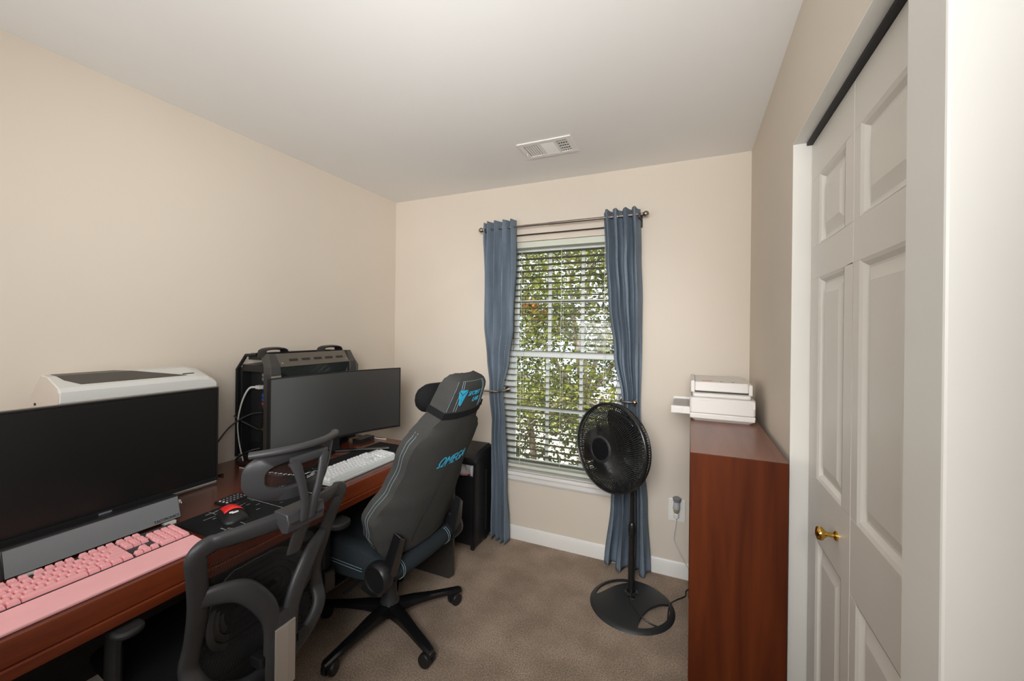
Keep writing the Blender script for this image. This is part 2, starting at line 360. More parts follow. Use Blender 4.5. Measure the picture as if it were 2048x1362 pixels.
# ================================================================== STRUCTURE
YR, XA, YA = -1.45, 1.35, 0.703        # rear wall, alcove right wall, alcove wall facing the camera
T = 0.12
struct(obj('floor', B().box(-LX - T, XA + T, YR - T, DY + T, -0.12, 0.0), 'carpet', smooth=False), 'brown cut-pile carpet')
struct(obj('ceiling', B().box(-LX - T, XA + T, YR - T, DY + .16, CH, CH + 0.12), 'ceiling', smooth=False))
struct(obj('wall_left', B().box(-LX - T, -LX, YR - T, DY + .16, 0, CH), 'wall', smooth=False))
WX0, WX1, WZ0, WZ1 = -1.235, -0.335, 0.455, 2.045      # window opening
wb = B(); WT = 0.15
wb.box(-LX, WX0, DY, DY + WT, 0, CH); wb.box(WX1, XA, DY, DY + WT, 0, CH); wb.box(WX0, WX1, DY, DY + WT, 0, WZ0); wb.box(WX0, WX1, DY, DY + WT, WZ1, CH)
struct(obj('wall_back', wb, 'wall', smooth=False))
CY0, CY1, CZ = 0.812, 1.567, 2.052                   # closet opening in the right wall
rb = B(); RT = 0.11
rb.box(RX, RX + RT, CY1, DY, 0, CH); rb.box(RX, RX + RT, CY0, CY1, CZ, CH)
struct(obj('wall_right', rb, 'wall', smooth=False))
struct(obj('wall_closet_corner', B().box(RX, RX + RT, YA, CY0, 0, CH), 'jamb_paint', smooth=False, bevel=0.004))
struct(obj('wall_alcove', B().box(RX + RT, XA, YA, YA + T, 0, CH), 'jamb_paint', smooth=False))
struct(obj('wall_alcove_side', B().box(XA, XA + T, YR - T, YA + T, 0, CH), 'wall', smooth=False))
struct(obj('wall_rear', B().box(-LX, XA, YR - T, YR, 0, CH), 'wall', smooth=False))
# closet interior behind the doors
cb = B(); cb.box(RX + .75, RX + .80, YA + T, CY1 + .4, 0, CH); cb.box(RX + RT, RX + .8, CY1 + .4, CY1 + .45, 0, CH)
struct(obj('wall_closet_inside', cb, 'wall', smooth=False))
# painted jamb lining of the closet opening (far reveal and head)
jb = B(); jb.box(RX - .0005, RX + RT, CY1 - .001, CY1 + .002, 0, CZ)
struct(obj('trim_1', jb, 'jamb_paint', smooth=False), 'white painted far reveal of the closet opening')
struct(obj('trim_2', B().box(RX - .0005, RX + RT, CY0, CY1 - .001, CZ - .003, CZ), 'jamb_paint', smooth=False))
struct(obj('trim_3', B().box(RX + .035, RX + .075, CY0 + .002, CY1 - .004, CZ - .013, CZ - .004), 'black_matte', smooth=False), 'dark door track under the closet head')
# baseboards
def baseboard(name, a, b, nrm):
    a, b, nrm = Vector(a), Vector(b), Vector(nrm); prof = [(0, 0), (.014, 0), (.014, .062), (.011, .070), (.010, .078), (.005, .088), (0, .090)]
    m = B(); m.loft([[p + nrm * d + Vector((0, 0, h)) for d, h in prof] for p in (a, b)])
    return struct(obj(name, m, 'trim', ang=25))
baseboard('baseboard_back', (-LX, DY, 0), (RX, DY, 0), (0, -1, 0))
baseboard('baseboard_left', (-LX, YR, 0), (-LX, DY, 0), (1, 0, 0))
baseboard('baseboard_right', (RX, CY1 + .003, 0), (RX, DY, 0), (-1, 0, 0))

# ---- closet bifold door: two leaves, each with three raised panels
def door_leaf(name, y0, y1, z0, z1, xf, label, py0, py1):
    o = struct(thing(name, label, 'door', (xf, y0, z0)), label)
    del o['category']
    holes = [(0.20, .825), (1.005, 1.607), (1.705, 1.918)]
    th = 0.034; b = B()
    zs = [z0] + [z for h in holes for z in h] + [z1]
    for i in range(0, len(zs), 2): b.box(xf, xf + th, y0, y1, zs[i], zs[i + 1])
    for a, c in holes: b.box(xf, xf + th, y0, py0, a, c); b.box(xf, xf + th, py1, y1, a, c)
    obj('leaf_frame', b, 'door_paint', o, smooth=False, bevel=0.0015, clean=True)
    for a, c in holes:
        p = B(); rings = []
        for ins, dx in ((0, 0.0), (.008, .004), (.016, .013), (.022, .013), (.052, .003), (.056, .003)):
            rings.append([(xf + dx, py0 + ins, a + ins), (xf + dx, py1 - ins, a + ins), (xf + dx, py1 - ins, c - ins), (xf + dx, py0 + ins, c - ins)])
        p.loft(rings, cap=False); k = len(p.v); p.f.append((k - 4, k - 3, k - 2, k - 1))
        p.box(xf + .02, xf + th, py0, py1, a, c)
        obj('raised_panel', p, 'door_paint', o, smooth=False)
    return o
xf = RX + .05
ym = (CY0 + CY1) / 2 + .008
d1 = door_leaf('door_1', ym + .0015, CY1 - .004, .012, CZ - .0135, xf, 'white closet door leaf with brass knob', 1.258, 1.478)
d2 = door_leaf('door_2', CY0 + .004, ym - .0015, .012, CZ - .0135, xf, 'white closet door leaf nearest the entry corner', 0.905, 1.157)
kb = B(); kb.lathe([(.004, 0), (.012, .0), (.012, .004), (.006, .008), (.0055, .020), (.010, .026), (.0165, .031), (.018, .037), (.015, .043), (.006, .0455), (.001, .046)], (xf, 1.288, .918), (-1, 0, 0), 20)
obj('knob', kb, 'brass', d1, ang=50)

# ---- window
win = struct(thing('window_1', 'white double-hung window with grilles', 'window', (WX0, DY, WZ0))); del win['category']
FY0, FY1 = DY + .078, DY + .148
f = B(); fo = .030
f.box(WX0, WX0 + fo, FY0, FY1, WZ0, WZ1); f.box(WX1 - fo, WX1, FY0, FY1, WZ0, WZ1)
f.box(WX0 + fo, WX1 - fo, FY0, FY1, WZ0, WZ0 + .035); f.box(WX0 + fo, WX1 - fo, FY0, FY1, WZ1 - .03, WZ1)
obj('window_frame', f, 'vinyl', win, smooth=False, bevel=.002)
def sash(nm, y0, y1, z0, z1, st, rb_, rt_, rows, cols):
    x0, x1 = WX0 + fo, WX1 - fo; s = B()
    s.box(x0, x0 + st, y0, y1, z0, z1); s.box(x1 - st, x1, y0, y1, z0, z1); s.box(x0 + st, x1 - st, y0, y1, z0, z0 + rb_); s.box(x0 + st, x1 - st, y0, y1, z1 - rt_, z1)
    so = obj(nm, s, 'vinyl', win, smooth=False, bevel=.003)
    gx0, gx1, gz0, gz1 = x0 + st, x1 - st, z0 + rb_, z1 - rt_; yc = (y0 + y1) / 2; w = .0105
    xs = [gx0 + (gx1 - gx0) * i / cols for i in range(cols + 1)]; zz = [gz0 + (gz1 - gz0) * j / rows for j in range(rows + 1)]
    for x in xs[1:-1]: obj('muntin', B().box(x - w, x + w, yc - .008, yc + .008, gz0, gz1), 'vinyl', so, smooth=False, bevel=.002)
    for z in zz[1:-1]: obj('muntin', B().box(gx0, gx1, yc - .0085, yc + .0085, z - w, z + w), 'vinyl', so, smooth=False, bevel=.002)
    for i in range(cols):
        for j in range(rows):
            obj('pane', B().box(xs[i] + (w if i else 0), xs[i + 1] - (w if i < cols - 1 else 0), yc - .002, yc + .002, zz[j] + (w if j else 0), zz[j + 1] - (w if j < rows - 1 else 0)), 'window_glass', so, smooth=False)
sash('lower_sash', FY0 + .004, FY0 + .034, WZ0 + .030, 1.292, .065, .040, .042, 2, 3)
sash('upper_sash', FY0 + .036, FY0 + .066, 1.248, WZ1 - .026, .068, .042, .030, 2, 3)
lb = B()
for x in (-.97, -.60): lb.box(x - .03, x + .03, FY0 - .004, FY0 + .03, 1.292, 1.304)
obj('sash_lock', lb, 'vinyl', win, smooth=False, bevel=.003)
st = B(); st.box(WX0 - .035, WX1 + .035, DY - .034, DY, .444, .468); st.box(WX0, WX1, DY, FY0, .444, .468)
obj('window_stool', st, 'trim', win, smooth=False, bevel=.006, seg=3)
ap = B(); ap.loft([[(x, DY - d, z) for d, z in ((0, .444), (.016, .444), (.016, .412), (.012, .402), (.008, .396), (0, .396))] for x in (WX0 - .02, WX1 + .02)])
obj('window_apron', ap, 'trim', win, ang=20)

# ---- ceiling vent
vent = thing('ceiling_vent', 'white metal three-way air vent in the ceiling', 'vent', (-.72, 2.10, CH))
vx0, vx1, vy0, vy1 = -.873, -.572, 2.000, 2.194; vz = CH
fb = B(); ins = .03
fb.box(vx0, vx1, vy0, vy0 + ins, vz - .007, vz); fb.box(vx0, vx1, vy1 - ins, vy1, vz - .007, vz); fb.box(vx0, vx0 + ins, vy0 + ins, vy1 - ins, vz - .007, vz); fb.box(vx1 - ins, vx1, vy0 + ins, vy1 - ins, vz - .007, vz)
s1, s2 = vx0 + .118, vx0 + .205
fb.box(s1 - .006, s1 + .006, vy0 + ins, vy1 - ins, vz - .007, vz); fb.box(s2 - .006, s2 + .006, vy0 + ins, vy1 - ins, vz - .007, vz)
obj('frame', fb, 'trim', vent, smooth=False, bevel=.002)
obj('duct_backing', B().box(vx0 + ins, vx1 - ins, vy0 + ins, vy1 - ins, vz - .0012, vz - .0004), 'grey_plastic', vent, smooth=False)
def vslat(c, along, tilt, ln):
    a = Vector(along).normalized(); w = a.cross(Vector((0, 0, 1))); w = w * math.cos(tilt) + Vector((0, 0, 1)) * math.sin(tilt); n = a.cross(w)
    return B().obox(c, a * ln / 2, w * .0045, n * .0006)
yc = (vy0 + vy1) / 2; yl = vy1 - vy0 - 2 * ins
for i in range(6): obj('slat', vslat((vx0 + ins + .010 + i * .0136, yc, vz - .0042), (0, 1, 0), .5, yl), 'trim', vent, smooth=False)
for i in range(11): obj('slat', vslat(((s1 + s2) / 2, vy0 + ins + .006 + i * .0122, vz - .0042), (1, 0, 0), .5, s2 - s1 - .014), 'trim', vent, smooth=False)
for i in range(5): obj('slat', vslat((s2 + .012 + i * .0128, yc, vz - .0042), (0, 1, 0), -.6, yl), 'trim', vent, smooth=False)
for i in range(4): obj('slat', vslat(((s2 + vx1 - ins) / 2 + .003, vy0 + ins + .022 + i * .03, vz - .0022), (1, 0, 0), .3, vx1 - ins - s2 - .008), 'trim', vent, smooth=False)
lv = B(); lv.tube([(vx0 + .022, 2.11, vz - .006), (vx0 + .022, 2.12, vz - .02)], .0025, 6)
obj('lever', lv, 'trim', vent)

# ---- outside: trees, ground
ground = struct(obj('ground_outside', B().box(-14, 12, DY + .6, 30, -3.1, -3.0), 'ground_pale', smooth=False), 'pale ground outside the window')
rng = random.Random(11)
def leaf_cloud(centers, n, size, rnd):
    # small folded leaves scattered in several rounded clumps
    b = B(); vs = []; fs = []
    tot = sum(c[3] ** 2 for c in centers)
    for cx, cy, cz, r in centers:
        for _ in range(int(n * r * r / tot)):
            d = Vector((rnd.gauss(0, 1), rnd.gauss(0, 1), rnd.gauss(0, 1))).normalized() * r * (rnd.random() ** .45)
            c = Vector((cx, cy, cz)) + Vector((d.x, d.y, d.z * .85))
            a = Vector((rnd.gauss(0, 1), rnd.gauss(0, 1), rnd.gauss(-.3, .6))).normalized(); nrm = Vector((rnd.gauss(0, .8), rnd.gauss(-.5, .8), rnd.gauss(.7, .6)))
            w = a.cross(nrm).normalized(); L = size * (.6 + .7 * rnd.random()); k = a.cross(w) * L * .12
            i = len(vs); vs += [c - a * L * .5, c + w * L * .27 + k, c + a * L * .5, c - w * L * .27 + k]
            fs += [(i, i + 1, i + 2), (i, i + 2, i + 3)]
    return b.add(vs, fs)
def branchy(base, tips, r0, rnd):
    b = B()
    for t in tips:
        p0 = Vector(base); p1 = Vector(t); m = (p0 + p1) / 2 + Vector((rnd.gauss(0, .12), rnd.gauss(0, .12), rnd.gauss(.1, .1)))
        pts = catmull([p0, m, p1], 6); b.tube(pts, [r0 * (1 - .85 * i / (len(pts) - 1)) for i in range(len(pts))], 6)
        for _ in range(7):
            k = rnd.randint(5, len(pts) - 1); q = pts[k]; e = q + Vector((rnd.gauss(0, .35), rnd.gauss(0, .35), rnd.gauss(.05, .3)))
            b.tube([q, (q + e) / 2 + Vector((0, 0, rnd.gauss(0, .05))), e], [r0 * .3, r0 * .2, r0 * .08], 5)
    return b
def tree(name, label, base, height, clumps, nleaf, lsize, lmat, bark, seed, group='trees outside the window'):
    rnd = random.Random(seed); o = thing(name, label, 'tree', base, group=group)
    top = Vector(base) + Vector((rnd.gauss(0, .1), rnd.gauss(0, .1), height * .5))
    obj('trunk', B().tube(catmull([base, (Vector(base) + top) / 2 + Vector((.06, 0, 0)), top], 6), [.11 - .006 * i for i in range(13)], 9), 'trunk_bark', o)
    obj('branches', branchy(top, [c[:3] for c in clumps], .035, rnd), bark, o)['kind'] = 'stuff'
    lf = obj('foliage', leaf_cloud(clumps, nleaf, lsize, rnd), lmat, o, smooth=False); lf['kind'] = 'stuff'
    return o
lt = tree('leafy_tree', 'bright yellow-green tree closest to the window glass', (-1.25, 4.9, -3.0), 7.0,
     [(-1.0, 4.5, 2.2, .75), (-1.7, 4.7, 1.6, .7), (-.6, 4.9, 1.5, .65), (-2.4, 5.0, 2.4, .75), (-1.3, 4.6, .7, .6), (-.5, 4.6, .4, .55), (-2.2, 4.8, .6, .6), (-1.5, 4.9, 3.0, .8), (.3, 5.2, 2.2, .8), (-3.2, 5.1, 1.5, .8)],
     20000, .064, 'leaf_green', 'twig_bark', 3)
al = obj('autumn_leaves', leaf_cloud([(-1.93, 4.95, 1.72, .15), (-1.78, 4.98, 1.62, .11)], 300, .075, rng), 'orange_leaf', lt, smooth=False); al['kind'] = 'stuff'
tree('dark_tree', 'deep green tree filling the view below the meeting rail', (-2.6, 7.1, -3.0), 6.0,
     [(-2.6, 7.2, .2, .95), (-1.6, 7.0, -.5, .9), (-3.6, 7.4, .9, .95), (-.5, 7.1, -.8, .85), (-2.4, 7.3, 1.6, .9), (-4.6, 7.6, .0, 1.0), (-1.3, 7.5, 1.0, .8), (-3.2, 7.1, -.9, .9)],
     11000, .09, 'leaf_deep', 'trunk_bark', 5)
tree('airy_tree', 'thin far tree with pale gaps between its leaves', (-.2, 10.2, -3.0), 7.5,
     [(-.4, 10.2, 2.8, 1.1), (-1.6, 10.4, 3.3, 1.1), (-2.9, 10.5, 3.6, 1.1), (.8, 10.3, 1.4, 1.2), (-4.3, 10.6, 3.0, 1.2), (-.3, 10.1, .6, .9), (1.9, 10.5, 3.2, 1.2)],
     7000, .11, 'leaf_green', 'twig_bark', 9)

# ================================================================== BLIND
blind = thing('window_blind', 'cream horizontal slat blind inside the window opening', 'blind', (-.785, DY + .038, WZ1))
bx0, bx1, by = WX0 + .006, WX1 - .006, DY + .036
obj('headrail', B().box(bx0, bx1, by - .028, by + .026, WZ1 - .042, WZ1 - .002), 'blind_rail', blind, smooth=False, bevel=.002)
nsl = 35; z_lo, z_hi = .535, 1.972; tl = math.radians(4.5)
sp = B(); w = .0245
prof = [(-w, -.0012), (0, .0008), (w, -.0012), (w, -.0036), (0, -.0016), (-w, -.0036)]
rings = []
for x in (-(bx1 - bx0) / 2, (bx1 - bx0) / 2):
    rings.append([(x, a * math.cos(tl) + c * math.sin(tl), -a * math.sin(tl) + c * math.cos(tl)) for a, c in prof])
sp.loft(rings)
s0 = obj('slat', sp, 'slat_shade', blind, local=True, smooth=False)
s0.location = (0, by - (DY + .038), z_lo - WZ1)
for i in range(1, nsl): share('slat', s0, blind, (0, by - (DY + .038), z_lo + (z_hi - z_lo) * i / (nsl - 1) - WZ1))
obj('bottom_rail', B().box(bx0, bx1, by - .026, by + .024, .486, .506), 'blind_rail', blind, smooth=False, bevel=.004)
for x in (-1.07, -.785, -.50):
    for dy in (-.0265, .0245): obj('ladder_cord', B().box(x - .0011, x + .0011, by + dy - .0008, by + dy + .0008, .50, WZ1 - .05), 'blind_rail', blind, smooth=False)
cdb = B(); cdb.tube([(-1.12, by - .031, WZ1 - .04), (-1.121, by - .033, 1.3)], .0022, 6)
obj('tilt_wand', cdb, 'slat_shade', blind)

# ================================================================== CURTAIN ROD, CURTAINS, HOLDBACKS
YC = DY - .085; RZ = 2.129
rod = thing('curtain_rod', 'brushed nickel double curtain rod with ball finials above the window', 'curtain rod', (-.793, YC, RZ))
rodb = B().cyl((-1.325, YC, RZ), (-.80, YC, RZ), .0068); obj('outer_tube', rodb, 'nickel', rod)
obj('inner_tube', B().cyl((-.84, YC, RZ), (-.262, YC, RZ), .0082), 'nickel', rod)
obj('back_rod', B().cyl((-1.30, DY - .032, 2.082), (-.29, DY - .032, 2.082), .0045, 10), 'rod_dark', rod)
for x in (-1.340, -.246): 
    s = -1 if x < -.8 else 1
    obj('finial', B().lathe([(.001, -.018), (.010, -.0155), (.0165, -.006), (.0175, 0), (.0165, .006), (.011, .0145), (.007, .017), (.007, .030)], (x, YC, RZ), (-s, 0, 0), 16), 'nickel', rod, ang=60)
for x in (-1.30, -.281):
    bk = B(); bk.box(x - .007, x + .007, YC - .006, DY - .002, RZ - .022, RZ - .012); bk.box(x - .009, x + .009, DY - .006, DY - .001, RZ - .06, RZ + .03); bk.box(x - .007, x + .007, YC - .012, YC - .008, RZ - .022, RZ + .006); bk.box(x - .005, x + .005, DY - .036, DY - .006, 2.068, 2.077)
    obj('bracket', bk, 'rod_dark', rod, smooth=False, bevel=.001)

def curtain(name, label, edges, nf, ztop, zbot, amp, ph, bot=None, gather=1.03):
    # edges: (z, x left, x right); folds run the whole drop and pinch at the holdback
    o = thing(name, label, 'curtain', (edges[0][1], YC, 0.0), group='blue curtains')
    xl = [(e[0], e[1]) for e in sorted(edges)]; xr = [(e[0], e[2]) for e in sorted(edges)]
    def fn(i, j):
        z = zbot + (ztop - zbot) * i; u = j
        if bot and i < .12: z += bot(u) * (1 - i / .12)
        a, c = interp(xl, z), interp(xr, z)
        pinch = math.exp(-((z - gather) / .28) ** 2)
        am = amp * (1 - .45 * pinch)
        wob = .08 * math.sin(5.1 * z + 9 * u) + .05 * math.sin(11 * z + ph)
        fold = math.sin(2 * PI * (nf * u + wob * .7) + ph)
        fold = math.copysign(abs(fold) ** .7, fold)
        fine = .18 * math.sin(2 * PI * (nf * 2.7 * u + .6 * z) + 1.3) * (pinch * 1.0 + .25)
        x = a + (c - a) * (u + .018 * math.sin(2 * PI * nf * u * 2 + ph))
        y = YC + am * fold + am * fine + .012 * pinch
        return (x, min(y, DY - .018), z)
    b = B().grid(fn, 90, 88)
    obj('drape', b, 'curtain_blue', o, solid=.0022, ang=80)
    for k in range(int(nf)):
        u = (k + .5) / nf; x, y, z = fn(.975, u)
        obj('grommet', B().lathe([(.019, -.003), (.025, -.003), (.025, .003), (.019, .003)], (x, YC, RZ), (1, .25, 0), 16, cap=False), 'nickel', o)
    hb = [fn(.955, j / 60) for j in range(61)]
    obj('hem_stitch', B().tube([(x, y - .0018, z) for x, y, z in hb], .0012, 5), 'curtain_blue', o)
    return o
curtain('curtain', 'blue curtain tied back between black bin and window', [(2.18, -1.318, -1.085), (1.9, -1.325, -1.078), (1.47, -1.322, -1.085), (1.25, -1.295, -1.125), (1.03, -1.265, -1.168), (.82, -1.245, -1.150), (.4, -1.242, -1.118), (0, -1.240, -1.108)],
        4, 2.178, .012, .036, .4, bot=lambda u: .012 * math.sin(6 * u))
curtain('curtain', 'blue curtain hanging behind the black pedestal fan', [(2.18, -.500, -.285), (1.9, -.488, -.277), (1.63, -.468, -.267), (1.30, -.428, -.266), (1.03, -.378, -.270), (.8, -.385, -.262), (.4, -.440, -.225), (0, -.478, -.203)],
        4, 2.170, .02, .040, 1.2, bot=lambda u: .05 * max(0, .30 - u) * 3 - .006)
for side, x0, x1, lab in ((-1, -1.298, -1.170, 'nickel holdback around the curtain beside the black bin'), (1, -.290, -.375, 'nickel holdback around the curtain behind the fan')):
    h = thing('curtain_holdback', lab, 'holdback', (x0, DY - .01, 1.025), group='curtain holdbacks')
    yk = YC - .055
    obj('ball', B().ball((x0, yk, 1.025), .0185, 16), 'nickel', h)
    obj('arm', B().tube(catmull([(x0, yk, 1.025), ((x0 + x1) / 2, yk - .008, 1.025), (x1 - .012 * side * -1, yk + .004, 1.024), (x1 + .008 * -side, yk + .04, 1.024), (x1 + .010 * -side, DY - .004, 1.024)], 6), .0065, 8), 'nickel', h)
    obj('wall_plate', B().cyl((x1 + .010 * -side, DY - .006, 1.024), (x1 + .010 * -side, DY, 1.024), .02), 'nickel', h)

# ================================================================== PEDESTAL FAN
FX, FY = -.276, 2.245
fan = thing('pedestal_fan', 'black pedestal fan on a round base in front of the window', 'fan', (FX, FY, 0))
bc = Vector((-.268, 2.198, 0)); br = .214
def base_mesh():
    # slightly domed disc with two crescent openings near the rim
    b = B(); N = 96
    top = lambda r: .040 - .030 * (r / br) ** 2 - max(0, r - .204) * .9
    def stops(k):
        a = 2 * PI * k / N; rin = rout = .188
        for c0, half, r0 in ((math.radians(-28), math.radians(46), .098), (math.radians(140), math.radians(44), .128)):
            d = (a - c0 + PI) % (2 * PI) - PI
            if abs(d) < half: rin = .188 - (.188 - r0) * math.sqrt(1 - (d / half) ** 2)
        return [.018, .05, .098 if rin > .098 else rin, .5 * (min(rin, .188) + .098) if rin > .098 else rin, rin, rout, .200, .208, br]
    def P(k, i, t):
        r = stops(k % N)[i]; a = 2 * PI * k / N
        return bc + Vector((math.cos(a) * r, math.sin(a) * r, top(r) if t else (.001 if r > .199 else max(.001, top(r) - .012))))
    for k in range(N):
        for i in range(8):
            h = stops(k)[4] < .1879 or stops((k + 1) % N)[4] < .1879
            if i == 4: 
                if h:
                    for j in (4, 5): b.add([P(k, j, 1), P(k + 1, j, 1), P(k + 1, j, 0), P(k, j, 0)], [(0, 1, 2, 3)])
                continue
            b.add([P(k, i, 1), P(k + 1, i, 1), P(k + 1, i + 1, 1), P(k, i + 1, 1)], [(0, 3, 2, 1)]); b.add([P(k, i, 0), P(k + 1, i, 0), P(k + 1, i + 1, 0), P(k, i + 1, 0)], [(0, 1, 2, 3)])
        b.add([P(k, 8, 1), P(k + 1, 8, 1), P(k + 1, 8, 0), P(k, 8, 0)], [(0, 1, 2, 3)])
    return b
obj('base', base_mesh(), 'fan_base', fan, clean=True, ang=40)
obj('base_collar', B().lathe([(.034, .030), (.034, .040), (.027, .046), (.022, .047), (.022, .030)], (FX, FY, 0), n=24), 'fan_black', fan)
obj('lower_pole', B().cyl((FX, FY, .036), (FX, FY, .365), .0175, 20), 'fan_black', fan)
obj('height_collar', B().lathe([(.0175, .335), (.021, .34), (.022, .375), (.0185, .405), (.0145, .412)], (FX, FY, 0), n=20), 'fan_black', fan)
obj('upper_pole', B().cyl((FX, FY, .40), (FX, FY, .80), .0125, 16), 'fan_black', fan)
fn_ = Vector((-.496, -.866, .05)).normalized(); hc = Vector((-.380, 2.140, .828))
fr = Vector((0, 0, 1)).cross(fn_).normalized(); fu = fn_.cross(fr)
def fp(r, a, d): return hc + fr * (r * math.cos(a)) + fu * (r * math.sin(a)) + fn_ * d
obj('motor_housing', B().lathe([(.02, -.155), (.045, -.150), (.058, -.135), (.060, -.07), (.066, -.05), (.03, -.045)], hc, fn_, 24), 'fan_black', fan, ang=50)
obj('neck_joint', B().tube([(FX, FY, .76), (FX, FY, .80), hc - fn_ * .11 - fu * .035], [.018, .02, .02], 12), 'fan_black', fan)
GR = .224
def guard(front):
    b = B(); NS = 116
    rs = [(.062, .074), (.085, .070), (.12, .062), (.16, .048), (.195, .028), (.214, .010), (GR, 0)] if front else [(.066, -.085), (.11, -.083), (.16, -.076), (.195, -.066), (.216, -.050), (GR + .003, -.030), (GR + .002, -.010)]
    for k in range(NS):
        a = 2 * PI * k / NS; tw = .22 if front else 0.0
        pts = [fp(r, a + tw * (r - .06) / .16, d) for r, d in rs]
        b.tube(pts, .0021, 4, cap=False)
    for r, d in ([(.105, .066), (.148, .053), (.182, .036)] if front else [(.12, -.082), (.17, -.073)]):
        b.tube([fp(r, 2 * PI * k / 64, d - .001) for k in range(64)], .0016, 4, closed=True)
    return b
obj('front_guard', guard(True), 'fan_black', fan)
obj('rear_guard', guard(False), 'fan_black', fan)
obj('guard_rim', B().loft([[fp(GR + .004 + x, 2 * PI * k / 72, d) for k in range(72)] for x, d in ((-.007, -.010), (.002, -.011), (.005, -.004), (.004, .005), (-.003, .009), (-.009, .004), (-.007, -.010))], cap=False), 'fan_black', fan, ang=60)
obj('rear_rim', B().tube([fp(GR + .003, 2 * PI * k / 72, -.030) for k in range(72)], .0035, 6, closed=True), 'fan_black', fan, ang=60)
obj('guard_hub', B().lathe([(.074, .062), (.074, .070), (.068, .075), (.058, .077), (.056, .074)], hc, fn_, 40), 'fan_base', fan, ang=50)
obj('hub_badge', B().lathe([(.001, .0735), (.054, .0735), (.054, .076), (.001, .0775)], hc, fn_, 40), 'black_gloss', fan, ang=50)
for k in range(3):
    a0 = 2 * PI * k / 3 + .9; bl = B()
    def blade(u, v, a0=a0):
        r = .035 + .160 * u; wid = math.radians(74 - 16 * u) * (1 - .25 * max(0, u - .8) / .2); a = a0 + wid * (v - .5) + .35 * u
        return fp(r, a, -.012 + .040 * (v - .5) * (1 - .3 * u))
    obj('blade', bl.grid(blade, 8, 8), 'black_gloss', fan, solid=.002, ang=60)
obj('blade_hub', B().lathe([(.001, .012), (.03, .010), (.036, 0), (.036, -.045)], hc, fn_, 24), 'black_gloss', fan, ang=50)
obj('power_cord', B().tube(catmull([(FX + .016, FY - .008, .70), (FX + .024, FY - .012, .45), (FX + .020, FY - .016, .20), (FX + .004, FY - .024, .06), (FX + .012, FY - .085, .047), (FX + .055, FY - .155, .040), (FX + .115, FY - .175, .018), (FX + .180, FY - .145, .006), (FX + .190, FY - .04, .026), (FX + .195, FY + .03, .014), (FX + .225, FY + .09, .006), (FX + .265, FY + .14, .006), (FX + .27, FY + .19, .006), (FX + .31, FY + .26, .006)], 8), .0033, 7), 'black_plastic', fan)

# ================================================================== BOOKCASE
bkx0, bkx1, bky0, bky1, bkz = .004, .278, 1.462, 2.40, 1.04
bk = thing('bookcase', 'low reddish-brown wooden bookcase against the wall beside the closet', 'bookcase', ((bkx0 + bkx1) / 2, (bky0 + bky1) / 2, 0))
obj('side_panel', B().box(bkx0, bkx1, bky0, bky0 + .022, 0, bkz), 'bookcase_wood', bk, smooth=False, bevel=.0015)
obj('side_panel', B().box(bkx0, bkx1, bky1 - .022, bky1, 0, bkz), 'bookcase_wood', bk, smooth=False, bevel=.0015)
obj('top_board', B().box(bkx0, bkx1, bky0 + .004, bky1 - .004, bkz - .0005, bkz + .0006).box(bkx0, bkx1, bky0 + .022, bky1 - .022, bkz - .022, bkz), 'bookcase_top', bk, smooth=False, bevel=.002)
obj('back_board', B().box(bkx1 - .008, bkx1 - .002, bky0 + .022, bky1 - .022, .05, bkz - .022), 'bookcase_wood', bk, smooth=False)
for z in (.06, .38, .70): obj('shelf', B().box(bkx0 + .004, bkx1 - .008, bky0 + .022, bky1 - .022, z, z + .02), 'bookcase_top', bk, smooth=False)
obj('kick_board', B().box(bkx0 + .006, bkx0 + .022, bky0 + .022, bky1 - .022, 0, .06), 'bookcase_wood', bk, smooth=False)

# ================================================================== PRINTER on the bookcase
px0, px1, py0, py1, pz = .000, .258, 1.985, 2.375, bkz
pr = thing('printer', 'white inkjet printer with output tray open on the bookcase top', 'printer', ((px0 + px1) / 2, (py0 + py1) / 2, pz))
def rbox(x0, x1, y0, y1, z0, z1, r, n=4):
    pts = []
    for cx, cy, a0 in ((x1 - r, y1 - r, 0), (x0 + r, y1 - r, PI / 2), (x0 + r, y0 + r, PI), (x1 - r, y0 + r, 1.5 * PI)):
        for k in range(n + 1): a = a0 + PI / 2 * k / n; pts.append((cx + r * math.cos(a), cy + r * math.sin(a)))
    return B().loft([[(x, y, z0) for x, y in pts], [(x, y, z1) for x, y in pts]])
b = B(); b.loft([[(px0 + i, py0 + i, pz + h), (px1 - i, py0 + i, pz + h), (px1 - i, py1 - i, pz + h), (px0 + i, py1 - i, pz + h)] for i, h in ((.022, .0), (.006, .012), (.002, .014), (0, .036))])
obj('lower_body', b, 'printer_white', pr, smooth=False, bevel=.004)
obj('upper_body', rbox(px0, px1, py0, py1, pz + .038, pz + .105, .014), 'printer_white', pr, bevel=.003)
obj('seam_line', rbox(px0 + .002, px1 - .002, py0 + .002, py1 - .002, pz + .035, pz + .040, .012), 'printer_grey', pr)
obj('scanner_deck', rbox(px0 + .012, px1 - .016, py0 - .004 + .012, py1 - .01, pz + .108, pz + .124, .012), 'printer_white', pr, bevel=.004)
obj('deck_gap', rbox(px0 + .008, px1 - .012, py0 + .014, py1 - .012, pz + .104, pz + .109, .01), 'printer_grey', pr)
obj('document_feeder', rbox(px0 + .022, px1 - .022, py0 + .045, py1 - .03, pz + .130, pz + .172, .006), 'printer_white', pr, bevel=.004)
for x0, x1, za, zb_ in ((px0 + .004, px0 + .022, .122, .176), (px1 - .022, px1 - .006, .118, .168)): obj('feeder_cheek', B().box(x0, x1, py0 + .045, py1 - .03, pz + za, pz + zb_), 'printer_white', pr, smooth=False, bevel=.005)
